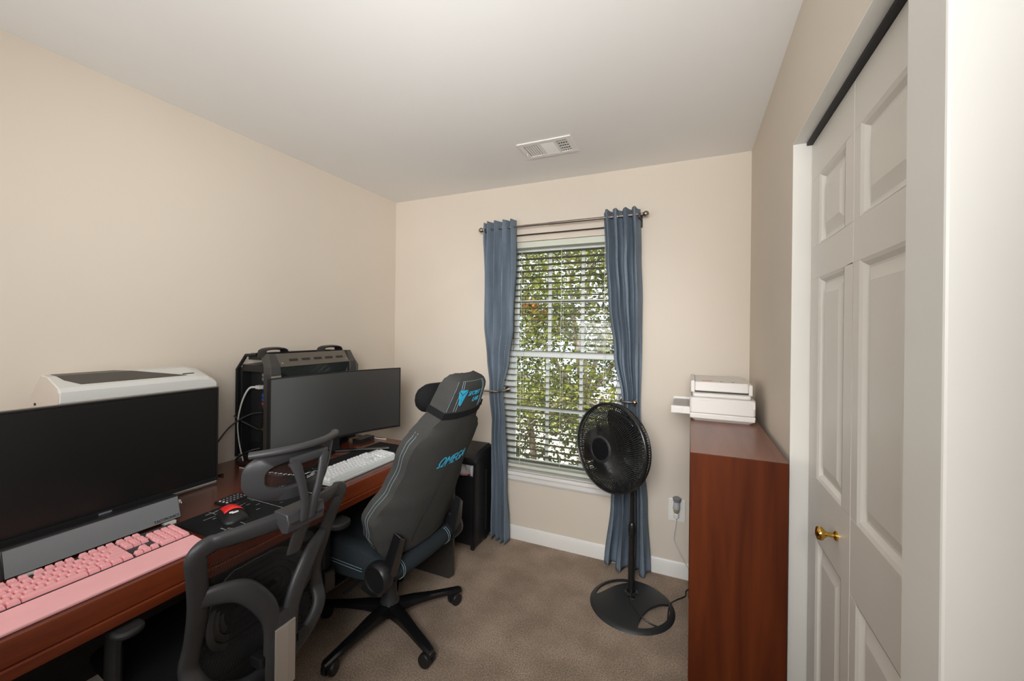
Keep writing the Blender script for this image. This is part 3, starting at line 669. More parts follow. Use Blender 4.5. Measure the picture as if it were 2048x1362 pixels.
obj('feeder_slot', B().box(px0 + .022, px1 - .022, py0 + .048, py1 - .035, pz + .122, pz + .131), 'black_matte', pr, smooth=False)
obj('feeder_sticker', B().box(px0 + .05, px0 + .095, py0 + .075, py0 + .11, pz + .172, pz + .1728), 'printer_label', pr, smooth=False)
for x in (.125, .172): obj('feeder_icon', B().box(px0 + x, px0 + x + .012, py0 + .070, py0 + .092, pz + .172, pz + .1727), 'freshener_grey', pr, smooth=False)
obj('side_grip', B().box(px0 + .030, px0 + .078, py0 - .0015, py0 + .002, pz + .094, pz + .100), 'printer_white', pr, smooth=False, bevel=.001)
obj('side_latch', B().box(px1 - .014, px1 - .002, py0 - .001, py0 + .004, pz + .068, pz + .098), 'printer_white', pr, smooth=False, bevel=.002)
tr = B(); tr.box(px0 - .079, px0 + .004, py0 + .028, py1 - .06, pz + .030, pz + .044); tr.box(px0 - .079, px0 + .004, py0 + .022, py0 + .032, pz + .024, pz + .058); tr.box(px0 - .079, px0 + .004, py1 - .066, py1 - .056, pz + .024, pz + .058)
trp = obj('output_tray', tr, 'printer_white', pr, smooth=False, bevel=.003)
obj('tray_surface', B().box(px0 - .074, px0 + .002, py0 + .034, py1 - .068, pz + .044, pz + .0465), 'printer_grey', trp, smooth=False)
obj('tray_latch', B().box(px0 - .060, px0 - .028, py0 + .0205, py0 + .0225, pz + .028, pz + .049), 'white_plastic', trp, smooth=False, bevel=.0005)

# ================================================================== OUTLET, AIR FRESHENER
ou = thing('wall_outlet', 'white duplex outlet plate low on the wall beside the bookcase', 'outlet', (-.062, DY, .39))
obj('cover_plate', B().box(-.108, -.016, DY - .006, DY, .325, .456), 'trim', ou, smooth=False, bevel=.003)
for z in (.362, .418): obj('receptacle', B().box(-.080, -.046, DY - .0075, DY - .004, z - .017, z + .017), 'white_plastic', ou, smooth=False, bevel=.003)
af = thing('air_freshener', 'grey plug-in air freshener with white cord in the wall outlet', 'air freshener', (-.064, DY - .02, .40))
obj('body', B().lathe([(.017, 0), (.020, .004), (.018, .022), (.0165, .040), (.021, .058), (.0225, .066), (.016, .069)], (-.064, DY - .030, .405), (.05, -.02, 1), 20), 'freshener_light', af, ang=60)
obj('cap', B().lathe([(.0185, .046), (.0222, .0575), (.0240, .067), (.017, .0715), (.001, .071)], (-.064, DY - .030, .405), (.05, -.02, 1), 20), 'freshener_grey', af, ang=60)
obj('oil_bottle', B().lathe([(.008, -.020), (.013, -.017), (.0165, -.008), (.0165, .002)], (-.064, DY - .030, .405), (.05, -.02, 1), 16), 'freshener_oil', af, ang=60)
obj('plug', B().box(-.078, -.052, DY - .034, DY - .004, .352, .380), 'white_plastic', af, smooth=False, bevel=.004)
obj('cord', B().tube(catmull([(-.064, DY - .026, .36), (-.066, DY - .022, .31), (-.075, DY - .018, .25), (-.074, DY - .016, .215), (-.05, DY - .016, .16), (-.015, DY - .018, .10), (.02, DY - .03, .05), (.06, DY - .04, .006)], 6), .0028, 7), 'white_plastic', af)

# ================================================================== DESK
ZD, DX0, DX1, DYA, DYB = .755, -LX + .016, -1.345, -.55, 1.985
desk = thing('desk', 'long reddish-brown wooden desk along the wall with dark end panels', 'desk', (-1.75, .75, 0))
obj('desktop', B().box(DX0, DX1 - .006, DYA, DYB, ZD - .030, ZD), 'desk_top', desk, smooth=False, bevel=.003)
eb = B(); eb.loft([[(DX1 - .006 + d, y, z) for d, z in ((0, ZD), (.004, ZD - .002), (.006, ZD - .008), (.006, .6955), (.003, .694), (0, .694))] for y in (DYA, DYB)])
obj('edge_band', eb, 'desk_edge', desk, ang=25)
obj('lower_rail', B().box(DX1 - .03, DX1 + .007, DYA + .02, DYB - .004, .664, .6925), 'desk_edge', desk, smooth=False, bevel=.003)
obj('end_panel', B().prism([(DX0 + .03, 1.985, .0), (-1.262, 1.985, .0), (-1.235, 1.985, .022), (-1.235, 1.985, .62), (-1.335, 1.985, ZD - .035), (DX0 + .03, 1.985, ZD - .035)], (0, .022, 0)), 'dark_panel', desk, smooth=False, bevel=.001)
obj('end_panel', B().box(DX0 + .03, -1.40, DYA + .02, DYA + .042, 0, ZD - .031), 'dark_panel', desk, smooth=False)
obj('modesty_panel', B().box(DX0 + .09, DX0 + .108, DYA + .042, 1.985, .12, ZD - .031), 'dark_panel', desk, smooth=False)

# ================================================================== LEFT MONITOR, RIGHT MONITOR
def slab(c, r, u, n, w, h, t):      # centre, right, up, normal
    return B().obox(c, Vector(r) * w / 2, Vector(u) * h / 2, Vector(n) * t / 2)
m1 = thing('monitor', 'wide flat black monitor behind the grey soundbar', 'monitor', (-1.76, .65, ZD))
my0, my1, mz0, mz1, mx = .318, .992, .832, 1.198, -1.708
obj('screen', B().box(mx - .004, mx + .002, my0 + .006, my1 - .006, mz0 + .016, mz1 - .006), 'screen_left', m1, smooth=False)
fb = B()
for y0, y1, z0, z1 in ((my0, my1, mz1 - .005, mz1), (my0, my0 + .005, mz0, mz1 - .005), (my1 - .005, my1, mz0, mz1 - .005), (my0 + .005, my1 - .005, mz0, mz0 + .015)): fb.box(mx - .012, mx + .004, y0, y1, z0, z1)
obj('bezel', fb, 'black_plastic', m1, smooth=False, bevel=.0008)
tb = B(); tb.box(mx - .012, mx + .0035, my0, my1, mz1, mz1 + .0025)
obj('top_trim', tb, 'gunmetal', m1, smooth=False)
bh = B(); bh.loft([[(mx - d, my0 + i, mz0 + i), (mx - d, my1 - i, mz0 + i), (mx - d, my1 - i, mz1 - i), (mx - d, my0 + i, mz1 - i)] for d, i in ((.010, .001), (.022, .006), (.040, .06), (.052, .09))])
obj('rear_shell', bh, 'black_plastic', m1, smooth=False)
obj('stand_post', B().box(mx - .075, mx - .045, .625, .685, ZD + .01, 1.05), 'black_plastic', m1, smooth=False, bevel=.004)
obj('stand_foot', B().prism([(mx - .14, .55, ZD), (mx - .14, .76, ZD), (mx - .014, .78, ZD), (mx - .014, .53, ZD)], (0, 0, .012)), 'black_plastic', m1, smooth=False, bevel=.003)
obj('badge', B().box(mx + .0041, mx + .0048, .640, .672, mz0 + .004, mz0 + .010), 'port_grey', m1, smooth=False)

m2 = thing('monitor', 'curved black monitor with a green sheen near the window wall', 'monitor', (-1.74, 1.60, ZD))
A_, C_ = Vector((-1.762, 1.246, 0)), Vector((-1.618, 1.980, 0)); chord = (C_ - A_); cl = chord.length; cd = chord / cl; cn = Vector((cd.y, -cd.x, 0))
sag = .058; nz0, nz1 = .840, 1.199
def mp_(u, z, d):
    q = A_ + cd * (cl * u) + cn * (-sag * 4 * u * (1 - u) + d); return (q.x, q.y, z)
def curved(u0, u1, z0, z1, d0, d1, n=14):
    us = [u0 + (u1 - u0) * k / n for k in range(n + 1)]
    return B().loft([[mp_(u, z0, d0), mp_(u, z1, d0), mp_(u, z1, d1), mp_(u, z0, d1)] for u in us])
obj('screen', curved(.006, .994, nz0 + .010, nz1 - .005, -.004, .0), 'screen_right', m2, ang=60)
obj('bezel', curved(0, 1, nz1 - .005, nz1, -.012, .002), 'black_plastic', m2, ang=60)
obj('bezel', curved(0, 1, nz0, nz0 + .010, -.012, .002), 'black_plastic', m2, ang=60)
for u0 in (0, .994): obj('bezel', curved(u0, u0 + .006, nz0 + .010, nz1 - .005, -.012, .002, 1), 'black_plastic', m2, smooth=False)
obj('rear_shell', B().loft([[mp_(u, z, d) for u, z in ((i, nz0 + i * .3), (1 - i, nz0 + i * .3), (1 - i, nz1 - i * .3), (i, nz1 - i * .3))] for d, i in ((-.040, .30), (-.060, .33), (-.075, .36))]), 'black_plastic', m2, smooth=False)
obj('rear_plate', curved(.002, .998, nz0 + .002, nz1 - .002, -.032, -.010), 'black_plastic', m2, ang=60)
sc = A_ + chord * .5 - cn * .10
obj('stand_post', B().prism([(sc.x - .02, sc.y - .035, ZD + .01), (sc.x - .02, sc.y + .035, ZD + .01), (sc.x + .012, sc.y + .035, ZD + .01), (sc.x + .012, sc.y - .035, ZD + .01)], (0, 0, .26)), 'black_plastic', m2, smooth=False, bevel=.003)
for sgn in (-1, 1):
    e = Vector((sc.x, sc.y, 0)) + cn * .20 + cd * (.22 * sgn); f0 = Vector((sc.x, sc.y, 0))
    obj('stand_leg', B().tube([(f0.x, f0.y, ZD + .011), (e.x, e.y, ZD + .006)], [.018, .011], 8, flat=.5, upv=(0, 0, 1)) if False else B().obox((Vector((f0.x, f0.y, ZD + .0065)) + Vector((e.x, e.y, ZD + .0065))) / 2, (e - f0) / 2, (e - f0).normalized().cross(Vector((0, 0, 1))) * .013, (0, 0, .006)), 'black_gloss', m2, smooth=False, bevel=.003)

# ================================================================== SOUNDBAR
sb = thing('soundbar', 'grey mesh-fronted soundbar standing behind the pink keyboard', 'soundbar', (-1.655, .60, ZD))
sy0, sy1 = .428, .834; z_ = ZD
prof = [(-.070, z_ + .010), (-.006, z_ + .006), (.004, z_ + .012), (-.018, z_ + .082), (-.026, z_ + .086), (-.062, z_ + .080), (-.072, z_ + .066)]
obj('housing', B().loft([[(-1.640 + d, y, z) for d, z in prof] for y in (sy0, sy1)]), 'black_plastic', sb, ang=30, bevel=.003)
obj('grille', B().loft([[(-1.640 + d, y, z) for d, z in ((.0045, z_ + .013), (.0062, z_ + .014), (-.0148, z_ + .081), (-.0165, z_ + .080))] for y in (sy0 + .004, sy1 - .004)]), 'soundbar', sb, smooth=False)
obj('end_dial', B().lathe([(.020, 0), (.020, .008), (.016, .012), (.001, .012)], (-1.672, sy1, z_ + .048), (0, 1, 0), 20), 'chrome', sb, ang=50)
ft = B()
for y in (sy0 + .03, sy1 - .05): obj('foot', B().box(-1.70, -1.628, y, y + .03, z_, z_ + .009), 'printer_white', sb, smooth=False)
nrm = Vector((.067, 0, .021)).normalized(); upd = Vector((-.0215, 0, .067)).normalized()
text('brand_lettering', 'TAOTRONICS', 'black_matte', sb, Matrix.Translation(-sb.location) @ frame3(Vector((-1.640 + .0038, sy1 - .044, z_ + .0218)) + nrm * .0004, (0, 1, 0), upd), size=.0115, sx=1.0, ext=.0006)

# ================================================================== KEYBOARDS
def keyboard(name, label, cat, org, rz, key_mat, case_mat, U, case, rest, group=None, lip=None, skip=(), low=.0, numpad=True):
    # org: front-left corner as seen by its user (x along the row, y towards the back); the user sits on the +X side of the desk
    o = thing(name, label, cat, org, rz, group)
    W = (22.5 if numpad else 18.25) * U; Dp = 6.4 * U
    # local axes: +y world = along the row, -x world = away from the user
    def loc(u, v, z): return (-v, u, z)
    lip = case if lip is None else lip
    cb = B(); pts = [(-case, -lip), (W + case, -lip), (W + case, Dp + case), (-case, Dp + case)]
    cb.loft([[loc(u, v, 0) for u, v in pts], [loc(u, v, .016 + .009 * max(0, v) / Dp + low) for u, v in pts]])
    obj('case', cb, case_mat, o, local=True, smooth=False, bevel=.003)
    pl = B(); zt = lambda v: .0162 + .009 * max(0, v) / Dp + low
    for u0, u1, v0, v1 in ((0, 15 * U, 0, Dp), (15.25 * U, 18.25 * U, 0, Dp)) + (((18.5 * U, W, 0, 5 * U),) if numpad else ()):
        pl.add([loc(u0, v0, zt(v0)), loc(u1, v0, zt(v0)), loc(u1, v1, zt(v1)), loc(u0, v1, zt(v1))], [(0, 1, 2, 3)])
    obj('key_plate', pl, 'keyplate', o, local=True, smooth=False)
    rows = [(0, [(0, 1.25), (1.25, 1.25), (2.5, 1.25), (3.75, 6.25), (10, 1.25), (11.25, 1.25), (12.5, 1.25), (13.75, 1.25)]),
            (1, [(0, 2.25)] + [(2.25 + i, 1) for i in range(10)] + [(12.25, 2.75)]),
            (2, [(0, 1.75)] + [(1.75 + i, 1) for i in range(11)] + [(12.75, 2.25)]),
            (3, [(0, 1.5)] + [(1.5 + i, 1) for i in range(12)] + [(13.5, 1.5)]),
            (4, [(i, 1) for i in range(13)] + [(13, 2)]),
            (5.4, [(0, 1)] + [(2 + i, 1) for i in range(4)] + [(6.5 + i, 1) for i in range(4)] + [(11 + i, 1) for i in range(4)])]
    keys = [(u, v, w, 1) for v, r in rows for u, w in r]
    keys += [(15.25 + i, v, 1, 1) for v in (3, 4, 5.4) for i in range(3)] + [(16.25, 1, 1, 1)] + [(15.25 + i, 0, 1, 1) for i in range(3)]
    if numpad: keys += [(18.5, 0, 2, 1), (20.5, 0, 1, 1), (21.5, 0, 1, 2), (21.5, 2, 1, 2)] + [(18.5 + i, v, 1, 1) for v in (1, 2, 3) for i in range(3)] + [(18.5 + i, 4, 1, 1) for i in range(4)]
    cache = {}
    for u, v, w, d in keys:
        if (w, d) not in cache:
            g = .0009; kw, kd = w * U, d * U; kbm = B()
            kbm.loft([[loc(a, c, z) for a, c in ((g + i, g + i), (kw - g - i, g + i), (kw - g - i, kd - g - i * .6), (g + i, kd - g - i * .6))] for i, z in ((0, 0), (0, .002), (.0024, .0098), (.0036, .0104))])
            src = obj('key', kbm, key_mat, o, local=True, smooth=False); cache[(w, d)] = src; k = src
        else: k = share('key', cache[(w, d)], o, (0, 0, 0))
        k.location = loc(u * U, v * U, zt(v * U) + .0008); k.rotation_euler = (0, math.atan2(.009, Dp), 0)
    if rest:
        rb_ = B(); r0, r1 = -lip - .003, -lip - rest
        rb_.loft([[loc(-case, r0, z), loc(W + case, r0, z), loc(W + case, r1, z), loc(-case, r1, z)] if z == 0 else [loc(-case, r0, .018), loc(W + case, r0, .018), loc(W + case, r1, .010), loc(-case, r1, .010)] for z in (0, 1)])
        obj('wrist_rest', rb_, 'pink', o, local=True, smooth=False, bevel=.004, seg=3)
    return o, W, Dp
keyboard('keyboard', 'pink full-size keyboard with a pink wrist rest at the desk edge', 'keyboard', (-1.454, .340, ZD), 0, 'pink_key', 'keyplate', .0189, .006, .092, lip=.001)
kw = keyboard('keyboard', 'white full-size keyboard on a silver base by the gaming chair', 'keyboard', (-1.420, 1.280, ZD + .001), 0, 'key_white', 'case_silver', .0187, .010, 0)
obj('front_lip', B().box(-1.420 + .010, -1.395, 1.272, 1.71, ZD + .001, ZD + .012), 'case_silver', kw[0], smooth=False, bevel=.003)

# ================================================================== DESK MATS, MOUSE, REMOTE, SMALL DESK ITEMS
mat = thing('desk_mat', 'black desk mat with white printed diagrams under the mouse', 'desk mat', (-1.50, 1.00, ZD))
obj('mat_sheet', B().box(-1.612, -1.362, .800, 1.245, ZD, ZD + .003), 'desk_mat', mat, smooth=False)
rp = random.Random(4); zt = ZD + .0031
def ink(x0, x1, y0, y1): obj('printed_mark', B().box(x0, x1, y0, y1, ZD + .003, ZD + .0034), 'printed', mat, smooth=False)

for y in (.905, 1.045, 1.185): ink(-1.606, -1.368, y - .001, y + .001)
for k in range(46):
    x = rp.uniform(-1.60, -1.40); y = rp.uniform(.815, 1.225); ln = rp.choice((.008, .014, .022, .04)); wd = rp.choice((.0012, .002, .004))
    if rp.random() < .7: ink(x, x + wd, y, min(y + ln, 1.24))
    else: ink(x, x + ln * .7, y, y + wd)
mat2 = obj('desk_mat', B().box(-1.70, -1.425, 1.255, 1.90, ZD, ZD + .0009), 'desk_mat', smooth=False)
tag(mat2, 'plain dark mat under the white keyboard', 'desk mat')
mo = thing('computer_mouse', 'black gaming mouse with glowing red top on the desk mat', 'mouse', (-1.492, .918, ZD + .0034), -.28); mo.scale = (1.12, 1.2, 1.2)
def mouse_ring(x, hw, h): return [(x, hw * math.cos(a), max(0, h * math.sin(a))) for a in [PI * k / 10 for k in range(11)]]
obj('shell', B().loft([mouse_ring(x, w, h) for x, w, h in ((-.060, .020, .010), (-.052, .028, .018), (-.03, .032, .026), (.0, .032, .030), (.03, .034, .024), (.05, .030, .014), (.06, .016, .006))]), 'black_plastic', mo, local=True, ang=60)
obj('red_cover', B().grid(lambda i, j: (-.050 + .066 * i, (-.024 + .048 * j) * (.85 + .15 * i), .0022 + interp([(-.06, .010), (-.052, .018), (-.03, .026), (0, .030), (.03, .024)], -.050 + .066 * i) * math.sin(math.acos(max(-1, min(1, (-.024 + .048 * j) / .033))))), 8, 6), 'red_glow', mo, local=True, solid=.001, ang=60)
lg = B(); 
for k, (a, c, w_) in enumerate(((.030, -.010, .010), (.034, -.004, .012), (.031, .003, .009))): lg.obox((a, c, .0245 - .0006 * k), (.003, 0, -.0008), (0, w_ / 2, 0), (0, 0, .0006))
lo = obj('palm_logo', lg, 'logo_white', mo, local=True, smooth=False)
rm = thing('remote_control', 'small black remote control lying between monitor and mouse', 'remote', (-1.640, 1.010, ZD), .12)
obj('remote_body', B().box(-.036, .032, -.048, .048, 0, .009), 'black_plastic', rm, local=True, smooth=False, bevel=.003)
for i in range(3):
    for j in range(6): obj('button', B().lathe([(.0042, .0088), (.0042, .0102), (.001, .0104)], (-.016 + .018 * i, -.038 + .0145 * j, 0), n=8), 'logo_white' if j == 0 else 'freshener_grey', rm, local=True)
hub = thing('usb_hub', 'small black box with cords beneath the curved monitor', 'hub', (-1.79, 1.87, ZD))
obj('hub_body', B().box(-1.835, -1.775, 1.815, 1.935, ZD, ZD + .024), 'black_plastic', hub, smooth=False, bevel=.003)
obj('hub_cord', B().tube(catmull([(-1.780, 1.90, ZD + .012), (-1.76, 1.91, ZD + .006), (-1.735, 1.885, ZD + .004), (-1.74, 1.83, ZD + .004), (-1.78, 1.78, ZD + .004)], 6), .0022, 6), 'black_plastic', hub)
cb1 = obj('usb_cable', B().tube(catmull([(-1.56, 1.56, ZD + .012), (-1.60, 1.47, ZD + .004), (-1.615, 1.38, ZD + .004), (-1.66, 1.30, ZD + .004), (-1.80, 1.27, ZD + .004), (-1.98, 1.25, ZD + .004)], 8), .0026, 7), 'white_plastic')
tag(cb1, 'white cable running behind the white keyboard', 'cable')
cb2 = obj('usb_cable', B().tube(catmull([(-1.70, 1.955, ZD + .004), (-1.73, 1.945, ZD + .004), (-1.77, 1.945, ZD + .004), (-1.82, 1.955, ZD + .004), (-1.95, 1.96, ZD + .004)], 8), .0026, 7), 'white_plastic')
tag(cb2, 'white cable at the far corner of the desk', 'cable')

# ================================================================== WHITE COMPUTER TOWER
wt = thing('computer_tower', 'white computer tower with dark top vent behind the flat monitor', 'computer', (-1.985, .855, ZD))
tx0, tx1, ty0, ty1, tz = -2.092, -1.882, .608, 1.086, 1.234
z0 = ZD + .018
obj('side_body', rbox(tx0 + .004, tx1 - .004, ty0 + .004, ty1 - .004, z0, 1.180, .012), 'pc_white', wt, bevel=.003)
# chamfered hood: highest near the wall, sloping down towards the room
hsec = [(tx0, 1.178), (tx0 + .006, 1.197), (tx0 + .035, 1.232), (tx0 + .075, 1.266), (tx0 + .118, 1.262), (tx1 - .010, 1.229), (tx1, 1.215), (tx1, 1.178)]
hood = []
for y, k in ((ty0, 0), (ty0 + .02, 0), (ty1 - .07, .0), (ty1 - .03, .10), (ty1 - .008, .32), (ty1 + .002, .55)): hood.append([(x, y, 1.178 + (z - 1.178) * (1 - k)) for x, z in hsec])
obj('hood', B().loft(hood), 'pc_white', wt, smooth=False, bevel=.003)
obj('rear_plate', B().prism([(tx0 + .004, ty0 - .002, z0 + .004), (tx1 - .004, ty0 - .002, z0 + .004), (tx1 - .002, ty0 - .002, 1.212), (tx1 - .012, ty0 - .002, 1.226), (tx0 + .117, ty0 - .002, 1.259), (tx0 + .076, ty0 - .002, 1.262), (tx0 + .037, ty0 - .002, 1.230), (tx0 + .006, ty0 - .002, 1.195)], (0, .004, 0)), 'pc_cream', wt, smooth=False)
obj('rear_strip', B().box(tx0 + .006, tx1 - .006, ty0 - .004, ty0 - .001, 1.158, 1.172), 'pc_cream', wt, smooth=False)
obj('rear_vent', B().box(tx0 + .02, tx0 + .075, ty0 - .003, ty0 - .0015, 1.02, 1.14), 'port_grey', wt, smooth=False)
for x in (tx0 + .045, tx1 - .055): obj('screw', B().cyl((x, ty0 - .007, 1.165), (x, ty0 - .003, 1.165), .0045, 10), 'black_plastic', wt)
obj('thumb_screw', B().cyl((tx0 - .022, ty0 + .01, 1.128), (tx0 - .002, ty0 + .01, 1.128), .007, 12), 'black_plastic', wt)
hz = lambda x: 1.262 + (1.229 - 1.262) * (x - (tx0 + .118)) / (tx1 - .010 - tx0 - .118) if x > tx0 + .118 else 1.266 - .004 * (x - tx0 - .075) / .043
def roof(pts, mat, nm, h): obj(nm, B().loft([[(x, y, hz(x) - .002) for x, y in pts], [(x, y, hz(x) + h) for x, y in pts]]), mat, wt, smooth=False)
roof([(tx0 + .080, ty0 + .020), (tx0 + .118, ty0 + .022), (tx1 - .060, ty0 + .030), (tx1 - .024, ty0 + .060), (tx1 - .024, ty1 - .10), (tx0 + .118, ty1 - .25), (tx0 + .080, ty1 - .29)], 'pc_dark', 'top_vent', .0012)
roof([(tx1 - .040, ty1 - .11), (tx1 - .034, ty1 - .11), (tx1 - .034, ty1 - .068), (tx1 - .040, ty1 - .068)], 'black_matte', 'top_groove', .001)
for z in (1.170, 1.150): obj('side_groove', B().box(tx1 - .005, tx1 - .0032, ty0 + .006, ty1 - .03, z, z + .002), 'port_grey', wt, smooth=False)
obj('front_panel', rbox(tx0 + .002, tx1 - .002, ty1 - .006, ty1 + .012, z0 - .004, 1.165, .005), 'pc_white', wt, bevel=.003)
bs = B(); bs.loft([[(tx0, y, ZD), (tx1 - .003, y, ZD), (tx1 + .004, y, ZD + .010), (tx1 - .002, y, z0 + .006), (tx0, y, z0 + .006)] for y in (ty0 + .01, ty1 + .004)])
obj('base_skirt', bs, 'pc_white', wt, smooth=False, bevel=.003)

# ================================================================== BLACK COMPUTER TOWER
bt = thing('computer_tower', 'rugged black computer tower with carry handles behind the curved monitor', 'computer', (-2.0, 1.58, ZD))
ax0, ax1, ay0, ay1, az0, az1 = -2.130, -1.862, 1.322, 1.866, ZD, 1.290
obj('chassis', B().box(ax0 + .03, ax1 - .05, ay0 + .06, ay1 - .03, az0 + .03, az1 - .05), 'black_matte', bt, smooth=False)
# open rear: thin outer walls around a recessed back plate
rw = B(); rw.box(ax0, ax0 + .03, ay0 + .01, ay1 - .02, az0 + .03, az1 - .06); rw.box(ax1 - .05, ax1 - .012, ay0 + .012, ay1 - .02, az0 + .03, az1 - .06)
obj('side_wall', rw, 'black_plastic', bt, smooth=False, bevel=.003)
obj('rear_roof', B().prism([(ax0 + .03, ay0 + .012, az1 - .045), (ax1 - .05, ay0 + .012, az1 - .045), (ax1 - .05, ay1 - .02, az1 - .015), (ax0 + .03, ay1 - .02, az1 - .015)], (0, 0, -.035)), 'black_plastic', bt, smooth=False, bevel=.002)
# glass-like side panel with faceted border
fc = B(); yA, yB, zA, zB = ay0 + .045, ay1 - .035, az0 + .05, az1 - .055
fc.loft([[(ax1 - .012 + d, yA + i, zA + i), (ax1 - .012 + d, yB - i, zA + i), (ax1 - .012 + d, yB - i, zB - i), (ax1 - .012 + d, yA + i, zB - i)] for d, i in ((-.02, -.006), (.0, 0), (.014, .045), (.014, .05))])
obj('side_panel', fc, 'smoked_panel', bt, smooth=False)
for y0, y1 in ((yA + .07, yA + .20), (yB - .20, yB - .075)): obj('panel_recess', B().prism([(ax1 + .0021, y0, zB - .16), (ax1 + .0021, y1, zB - .16), (ax1 + .0021, y1, zB - .095), (ax1 + .0021, y1 - .02, zB - .080), (ax1 + .0021, y0 + .02, zB - .080), (ax1 + .0021, y0, zB - .095)], (.0012, 0, 0)), 'black_matte', bt, smooth=False)
obj('panel_handle', B().box(ax1 + .002, ax1 + .008, (yA + yB) / 2 - .055, (yA + yB) / 2 + .055, zB - .125, zB - .075), 'black_plastic', bt, smooth=False, bevel=.003)
# sloped shoulder rail with slots and screws
sr = B(); zs_ = az1 - .045
rp_ = [(ax1 - .005, zs_ - .006), (ax1 - .052, az1 + .014), (ax1 - .060, az1 + .010), (ax1 - .016, zs_ - .012)]
sr.loft([[(x, y, z) for x, z in rp_] for y in (ay0 + .055, ay1 - .045)])
rail = obj('shoulder_rail', sr, 'gunmetal', bt, smooth=False, bevel=.0015)
sn = Vector((.059, 0, .047)).normalized(); sd = Vector((-.047, 0, .059)).normalized()
for k in range(5):
    c = Vector((ax1 - .030, ay0 + .14 + .075 * k, zs_ + .022)) + sn * .0040
    obj('slot', B().obox(c, (0, .024, 0), sd * .006, sn * .002), 'black_matte', rail, smooth=False)
for y in (ay0 + .072, ay1 - .060):
    for h_ in (.010, -.016):
        c = Vector((ax1 - .030, y, zs_ + .022)) + sd * h_
        obj('screw', B().cyl(c, c + sn * .004, .0045, 10), 'chrome', rail)
# corner posts
def post(y0, y1, big):
    b = B(); b.loft([[(ax1 - .052, y0, az0 + .02), (ax1 + .002, y0, az0 + .02), (ax1 + .002, y1, az0 + .02), (ax1 - .052, y1, az0 + .02)], [(ax1 - .052, y0, az1 - .085), (ax1 + .002, y0, az1 - .085), (ax1 + .002, y1, az1 - .085), (ax1 - .052, y1, az1 - .085)],
        [(ax1 - .060, y0 + .004, az1 - .05), (ax1 - .004, y0 + .004, az1 - .05), (ax1 - .004, y1, az1 - .05), (ax1 - .060, y1, az1 - .05)], [(ax1 - .115, y0 + .025, az1 + .012), (ax1 - .052, y0 + .025, az1 + .014), (ax1 - .052, y1 + .004, az1 + .014), (ax1 - .115, y1 + .004, az1 + .012)]])
    return b
obj('corner_post', post(ay0 - .004, ay0 + .052, 1), 'pc_dark', bt, smooth=False, bevel=.004)
obj('corner_post', post(ay1 - .048, ay1 + .002, 0), 'pc_dark', bt, smooth=False, bevel=.004)
pp = B(); pp.prism([(ax1 + .0025, ay0 - .002, az0 + .06), (ax1 + .0025, ay0 + .012, az0 + .06), (ax1 + .0025, ay0 + .016, az1 - .17), (ax1 + .0025, ay0 + .046, az1 - .13), (ax1 + .0025, ay0 + .050, az1 - .092), (ax1 + .0025, ay0 - .002, az1 - .092)], (.002, 0, 0))
pl_ = obj('post_plate', pp, 'steel_plate', bt, smooth=False)
for y in (ay0 + .010, ay0 + .038): obj('screw', B().cyl((ax1 + .004, y, az1 - .105), (ax1 + .008, y, az1 - .105), .0045, 10), 'chrome', pl_)
# carry handles across the top, front and rear
def arch(yc, hw, x0, x1, zb, h): return catmull([(x, yc, zb + hh) for x, hh in ((x0, 0), (x0, h * .75), (x0 + .03, h), ((x0 + x1) / 2, h * 1.02), (x1 - .03, h), (x1, h * .75), (x1, 0))], 5)
def yarch(xc, y0, y1, zb, h): return catmull([(xc, y, zb + hh) for y, hh in ((y0, -.01), (y0 + .006, h * .7), (y0 + .028, h), ((y0 + y1) / 2, h * 1.08), (y1 - .028, h), (y1 - .006, h * .7), (y1, -.01))], 5)
for y0, y1 in ((ay0 + .02, ay0 + .150), (ay1 - .170, ay1 - .035)):
    obj('carry_handle', B().tube(yarch(ax1 - .105, y0, y1, az1 + .006, .030), .0075, 10, flat=4.2, upv=(0, 0, 1)), 'black_plastic', bt, ang=60)
obj('top_bar', B().box(ax0 + .065, ax0 + .09, ay0 + .03, ay1 - .03, az1 - .005, az1 + .014), 'black_plastic', bt, smooth=False, bevel=.003)
obj('top_deck', B().box(ax0 + .05, ax1 - .06, ay0 + .03, ay1 - .03, az1 - .02, az1 - .002), 'black_matte', bt, smooth=False)
# rear frame loop at the wall side
obj('rear_frame', B().tube([(ax0 + .004, ay0 + .004, az0 + .02), (ax0 + .004, ay0 + .004, az1 - .07), (ax0 + .06, ay0 + .012, az1 + .004), (ax0 + .13, ay0 + .02, az1 + .008)], .0085, 8), 'black_plastic', bt)
obj('rear_frame', B().tube([(ax0 + .012, ay1 - .01, az0 + .02), (ax0 + .012, ay1 - .005, az1 - .07), (ax0 + .06, ay1 - .012, az1 + .004), (ax0 + .13, ay1 - .02, az1 + .008)], .0085, 8), 'black_plastic', bt)
obj('rear_frame', B().tube([(ax1 - .004, ay1 + .004, az0 + .05), (ax1 + .0, ay1 + .006, az1 - .075), (ax1 - .055, ay1 - .004, az1 + .004)], .0085, 8), 'pc_dark', bt)
